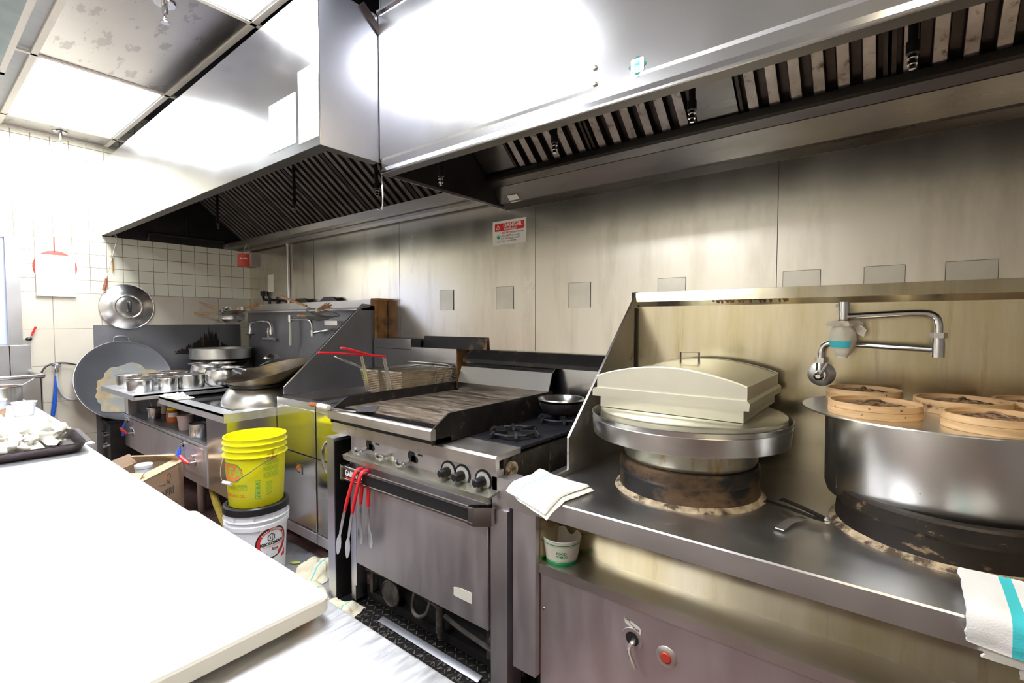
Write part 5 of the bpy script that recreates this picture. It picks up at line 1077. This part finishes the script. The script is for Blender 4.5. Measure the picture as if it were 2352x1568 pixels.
# local +x faces the room; width along y
W_=.21;D_=.28;H_=.452
part('body',MB().box(-D_,0,-W_,W_,0,.004).box(-.004,0,-W_,W_,0,H_).box(-D_,-D_+.004,-W_,W_,0,H_).box(-D_,0,-W_,-W_+.004,0,H_).box(-D_,0,W_-.004,W_,0,H_),'card',t,smooth=0)
part('flap',MB().prism([(-.0,H_),(.004,H_),(-.055,H_+.012),(-.058,H_+.010)],'y',-W_,W_),'card_in',t,smooth=0)
part('flap',MB().prism([(W_,H_),(W_-.004,H_),(W_-.06,H_+.05),(W_-.05,H_+.055)],'x',-D_,-.02),'card_in',t,smooth=0)
part('flap',MB().prism([(-W_,H_),(-W_+.004,H_),(-W_+.06,H_+.03),(-W_+.05,H_+.035)],'x',-D_,-.02),'card_in',t,smooth=0)
part('flap',MB().prism([(-D_,H_),(-D_-.004,H_),(-D_-.05,H_+.05),(-D_-.045,H_+.055)],'y',-W_,W_),'card',t,smooth=0)
Fc=lambda x,y:(.001,x,y)
part('lettering',textmb('CAPRI',.066,bold=.002,f=lambda x,y:(.001,x*1.05+.0,.30+y)),'ink',t,smooth=0)
mb=MB().tube([(.0015,-.06,.375),(.0015,-.02,.362),(.0015,.03,.362),(.0015,.06,.378),(.0015,.066,.40),(.0015,.05,.418),(.0015,.03,.415),(.0015,.02,.395),(.0015,.03,.37),(.0015,.055,.352)],.0015,seg=4,smooth=2); part('scribble',mb,'ink',t)
part('orange_mark',MB().box(.0005,.0015,.008,.014,.38,.425),'orange',t,smooth=0)
part('circle_mark',ringmb(.028,.031,lambda x,y:(.001,x+.10,.19+y)),'ink',t,smooth=0)
t=thing('plastic_jug','translucent plastic jug cap sticking out of the cardboard carton','jug',(-3.62,-1.36,.012),0); part('jug_body',MB().lathe([(0,0),(.06,0),(.065,.02),(.065,.36),(.045,.42),(.045,.455),(.048,.458),(.048,.475),(.044,.478),(0,.478)],36),'tub_plastic',t)
struct('trim_3',MB().box(-2.95,-2.13,-1.76,-.80,.0,.004),'floor_plate')
struct('trim_6',MB().box(-2.13,-1.0,-1.76,-.80,.0,.004),'black_steel')
mb=MB(); random.seed(2)
for i in range(34):
    for j in range(15):
        x=-2.0+i*.03; y=-1.30+j*.03
        a=PI/4 if (i+j)%2 else -PI/4; mb.box(-.011,.011,-.0025,.0025,0,.0022,mx=T(x,y,.004,rz=a))
o=struct('trim_4',mb,'dirt'); 
mb=MB(); random.seed(5)
for i in range(260):
    x=-2.1+random.random()*1.0; y=-1.04+random.gauss(0,.05); s_=.003+.006*random.random(); mb.ball((x,y,.006),s_,u=5,w=3,sc=(1,1.4,.4),nz=.5,seed=i)
o=one('floor_debris',mb,'dirt','scattered crumbs and grease debris on the floor plate under the oven','debris'); o['kind']='stuff'
def rag(label,x,y,w,h,rz,sd,ht=.05):
    t=thing('floor_rag',label,'rag',(x,y,.005),rz,'rags on the floor by the range'); mb=MB(); n=30; v=[];f=[]
    for j in range(n+1):
        for i in range(n+1):
            u=i/n*2-1; q=j/n*2-1; e=max(0,1-max(abs(u),abs(q))**3)
            k=.25+.75*math.sqrt(abs(noise.noise(Vector((u*1.1,q*1.1,sd)))))+.16*abs(noise.noise(Vector((u*3,q*3,sd+3))))
            v.append((u*w+.03*noise.noise(Vector((u*2,q*2,sd+7))),q*h+.03*noise.noise(Vector((u*2,q*2,sd+9))),.002+ht*k*e))
    for j in range(n):
        for i in range(n): a=j*(n+1)+i; f.append((a,a+1,a+n+2,a+n+1))
    part('cloth_folds',mb.add(v,f),'rag_stripe',t,smooth=60)
rag('crumpled cream rag on the floor between the pails and the range, furthest back',-2.43,-.90,.10,.10,.4,1,.10)
rag('cream rag with thin teal stripe lying flat beside the door panel foot',-2.28,-1.06,.12,.09,-.3,4,.05)
rag('cream rag end sticking out from under the range left corner',-2.02,-1.03,.10,.07,.3,9,.045)
one('lettuce_scrap',MB().ball((0,0,.004),.022,u=10,w=5,sc=(1.3,.5,.25),nz=.5),'rug_green','small green vegetable scrap on the floor plate near the white pail','scrap',(-2.62,-.93,.006),rz=.6)
one('gas_hose',MB().tube([(-3.62,-.98,.30),(-3.50,-1.02,.22),(-3.2,-1.06,.10),(-2.95,-1.06,.04)],.022,smooth=1,seg=10),'gas_yellow','dirty yellow flexible gas hose under the wok range near the pails','hose')
# ------------------------------------------------------------------ prep tables
def table(label,x0,x1,y0,y1,z=.86):
    t=thing('prep_table',label,'table',((x0+x1)/2,(y0+y1)/2,0),0,'stainless prep tables'); frame_of(t)
    cpn('table_top',MB().box(x0,x1,y0,y1,z-.045,z,bev=.004),'table_steel',smooth=25)
    cpn('under_shelf',MB().box(x0+.05,x1-.05,y0+.05,y1-.05,.25,.28),'front_steel',smooth=0)
    for lx in (x0+.08,x1-.08):
        for ly in (y0+.08,y1-.08): cpn('leg',MB().cyl((lx,ly,0),(lx,ly,z-.045),.022),'steel')
table('far prep table holding the plastic tubs and pots, nearest the sink',-4.60,-2.63,-2.70,-1.775)
table('near prep table in the foreground with the white cutting board',-2.62,.55,-2.70,-1.806,z=.860)
t=thing('cutting_board','large thick white cutting board on the foreground prep table','cutting board',(-1.05,-2.15,.874)); frame_of(t)
pts=[tuple(Vector(p)+Vector((-1.052,-2.18))) for p in rrect(.308,.348,.022,6)]
n=len(pts); mb=MB(); zs=[(.874,-.003),(.877,0),(.898,0),(.902,-.003),(.903,-.008)]
cx_,cy_=-1.052,-2.18
for z,sft in zs: mb.v+=[(cx_+(x-cx_)*(1+sft/.3),cy_+(y-cy_)*(1+sft/.3),z) for x,y in pts]
for j in range(len(zs)-1): mb.f+=[(j*n+i,j*n+(i+1)%n,(j+1)*n+(i+1)%n,(j+1)*n+i) for i in range(n)]
mb.f+=[list(range(n-1,-1,-1)),[(len(zs)-1)*n+i for i in range(n)]]
cpn('board',mb,'board',smooth=30)
one('board_foot',MB().box(-.20,.20,-.012,.012,0,.0135,bev=.002),'wood','thin wooden batten propping the front edge of the cutting board','batten',(-.97,-1.862,.8605),rz=0)
one('board_foot',MB().box(-.28,.28,-.02,.02,0,.0135,bev=.002),'wood','thin wooden batten under the back of the cutting board','batten',(-1.05,-2.42,.8605))
t=thing('baking_tray','dark baking tray heaped with pale food on the prep table at left','tray',(-2.66,-2.10,.861),math.radians(-3))
def trayprof():
    mb=MB(); a,b=.165,.27; o=[]
    lv=[(a-.012,b-.012,0,.03),(a-.006,b-.006,.002,.034),(a+.012,b+.012,.034,.045),(a+.024,b+.024,.038,.05),(a+.024,b+.024,.041,.05),(a+.011,b+.011,.037,.045),(a-.009,b-.009,.005,.034)]
    n=None
    for w_,h_,z,r in lv:
        p=rrect(w_,h_,r,5); n=len(p); mb.v+=[(x,y,z) for x,y in p]
    for j in range(len(lv)-1): mb.f+=[(j*n+i,j*n+(i+1)%n,(j+1)*n+(i+1)%n,(j+1)*n+i) for i in range(n)]
    mb.f+=[list(range(n-1,-1,-1)),[(len(lv)-1)*n+i for i in range(n)]]; return mb
mat('tray_dark',(.06,.045,.045),.35,.5,var=.2,vscale=8)
part('tray_body',trayprof(),'tray_dark',t,smooth=40)
random.seed(11)
FL=['pale lumpy food piece nearest the right end of the dark tray','pale lumpy food piece in the middle of the tray with a brown edge','tall pale food piece at the back of the tray heap','pale flat food piece at the front rim of the tray','pale lumpy food piece at the left frame edge behind the front one','pale lumpy food piece at the left frame edge near the tray rim','pale food piece between the tall piece and the left frame edge']
for i,(x,y,r,h) in enumerate(((-2.70,-1.93,.060,.75),(-2.60,-2.04,.058,.8),(-2.77,-2.06,.062,.95),(-2.54,-2.19,.055,.5),(-2.76,-2.24,.06,.8),(-2.60,-2.30,.06,.6),(-2.67,-2.16,.055,.7))):
    r*=1.42; mb=MB()
    for k in range(12):
        a=random.random()*2*PI; d=random.random()*.65*r; mb.ball((d*math.cos(a),d*math.sin(a),r*h*(.3+.7*random.random())),r*(.42+.28*random.random()),u=16,w=10,nz=1.0,seed=i*10+k,sc=(1,1,.8))
    mb.v=[(a,b,max(.001,c)) for a,b,c in mb.v]
    one('food_piece',mb,'food',FL[i],'food',(x,y,.8675),group='pale food pieces heaped on the tray',smooth=70)
# tubs and pots at the left end
t=thing('white_tub','small white plastic tub with lid edge on the far prep table','tub',(-3.71,-1.862,.8605),0)
part('tub_body',MB().lathe([(0,0),(.036,0),(.038,.004),(.049,.066),(.052,.068),(.053,.073),(.048,.074),(.036,.006),(0,.004)],36),'white_plastic',t); part('contents',MB().lathe([(0,.066),(.047,.066)],24),'porridge',t)
t=thing('clear_tub','clear plastic tub half full of tan grains at the left frame edge','tub',(-3.70,-1.985,.8605),0)
part('tub_body',MB().lathe([(0,0),(.045,0),(.048,.004),(.056,.09),(.060,.092),(.060,.098),(.055,.098),(.046,.006)],36),'tub_plastic',t); part('contents',MB().lathe([(0,.05),(.0535,.05)],24).lathe([(.0485,.003),(.0535,.048)],36),'porridge',t)
t=pot('steel pot with a spoon leaning out, at the left frame edge before the sink',-4.34,-1.90,.105,.105,z=.8605,group='pots on the far prep table',fill='soup',fl=.75); part('spoon',MB().tube([(.02,.03,.08),(.07,.115,.125),(.09,.15,.155)],.003),'pot',t)
t=pot('taller steel pot with brown inside behind the other pot at the left edge',-4.44,-2.02,.10,.135,z=.8605,group='pots on the far prep table',fill='soup',fl=.9); part('spoon',MB().tube([(.02,.03,.12),(.06,.12,.165)],.003),'pot',t)
# ------------------------------------------------------------------ sink against the tiled wall
t=thing('sink','stainless sink with rolled rim and tall splash back at the left frame edge','sink',(-4.95,-2.1,0)); frame_of(t)
cpn('basin',MB().box(-4.70,-4.69,-2.7,-1.66,.66,.975).box(-5.235,-4.69,-1.665,-1.655,.66,.975).box(-5.235,-4.69,-2.7,-1.66,.655,.665),'steel',smooth=0)
cpn('rolled_rim',MB().tube([(-4.70,-2.7,.985),(-4.70,-1.66,.985),(-4.705,-1.652,.985),(-5.225,-1.652,.985)],.016,seg=12),'pot')
cpn('splash_back',MB().box(-5.237,-5.20,-2.7,-1.645,.66,1.19,bev=.003),'steel',smooth=20)
for ly in (-1.72,-2.6): cpn('leg',MB().cyl((-4.75,ly,0),(-4.75,ly,.66),.022),'steel')
# service opening in the tiled wall at the far left
struct('door_1',MB().box(XL,XL+.012,-2.7,-1.755,1.20,2.0).box(XL,XL+.004,-2.7,-1.755,0,2.0),'curtain',smooth=0)
struct('trim_5',MB().box(XL,XL+.03,-1.757,-1.685,0,2.02).box(XL,XL+.03,-2.7,-1.757,2.0,2.02).box(XL,XL+.04,-1.762,-1.757,0,2.0),'steel',smooth=0)
# ------------------------------------------------------------------ things on the tiled wall
t=thing('wall_calendar','white paper pads over a red round ornament hanging on the tiled wall','calendar',(XL+.004,-1.483,1.80)); 
part('red_ornament',MB().lathe([(0,.004),(.125,.004),(.130,.002),(.130,0)],40,mx=Matrix.Rotation(PI/2,4,'Y')),'red_paint',t)
for i,(z0,z1) in enumerate(((-.037,.095),(-.112,-.037),(-.232,-.112))): part('paper_pad',MB().box(.006,.012+.002*i,-.115,.117,z0+.001,z1),'white',t,smooth=0)
part('hanging_cord',MB().tube([(.004,.0,.12),(.004,.0,.235)],.002),'red',t)
part('pad_edge',MB().box(.011,.0145,-.115,.117,-.038,-.036).box(.013,.0165,-.115,.117,-.113,-.111),'grey',t,smooth=0)
t=thing('hooked_skewer','long wire hook with brown wooden handle hanging from the left hood corner','tool',(XL+.03,-1.18,1.63))
part('wooden_handle',MB().tube([(0,-.012,0),(0,-.005,.03),(0,.003,.07),(0,.006,.10)],[.014,.013,.011,.009,.009],smooth=1),'handle_wood',t); part('wire',MB().tube([(0,.006,.10),(0,.05,.28),(0,.088,.44),(0,.083,.468),(0,.07,.475)],.003,smooth=1),'steel',t)
t=thing('bamboo_clip','small bamboo stick hanging on a string beside the hooked skewer','stick',(XL+.015,-1.125,1.80)); part('stick',MB().tube([(0,0,0),(0,.0,.06),(0,-.006,.13)],.006),'wood',t); part('string',MB().tube([(0,-.006,.13),(0,-.012,.22),(0,.025,.30)],.0015),'rag',t)
t=thing('paint_scraper','red and black handled scraper standing behind the sink splash back','scraper',(XL+.025,-1.655,1.20)); part('grip',MB().tube([(0,.045,.13),(0,.03,.095),(0,.018,.06)],[.012,.012,.010],smooth=1,flat=.6),'red_rubber',t,label='red and black grip'); part('grip_end',MB().ball((0,.003,.035),.02,sc=(.5,1,.7)),'black_plastic',t); part('blade',MB().box(-.001,.001,-.05,.0,-.01,.03),'steel',t,smooth=0)
t=thing('gas_hose_loop','looped grey and black hose with chrome valve and blue sleeve on the tiled wall','hose',(XL+.03,-1.50,.98))
part('black_loop',MB().tube([(0,-.09,-.25),(0,-.108,-.10),(0,-.085,.02),(0,-.03,.06),(0,.06,.06),(0,.16,.02)],.0065,smooth=2),'hose_black',t)
part('grey_loop',MB().tube([(0,-.005,.0),(0,.0,-.12),(0,.03,-.22),(0,.09,-.25),(0,.16,-.235),(0,.25,-.19)],.009,smooth=2),'hose_grey',t)
part('valve',MB().cyl((0,-.003,-.01),(0,-.003,.05),.014).tube([(0,-.035,.045),(0,-.003,.06),(0,.03,.045),(0,-.003,.03)],.008,closed=True,smooth=1),'chrome',t)
part('blue_sleeve',MB().tube([(0,-.008,-.04),(0,-.015,-.2),(0,-.035,-.36)],[.008,.012,.014,.012],smooth=1),'hose_blue',t)
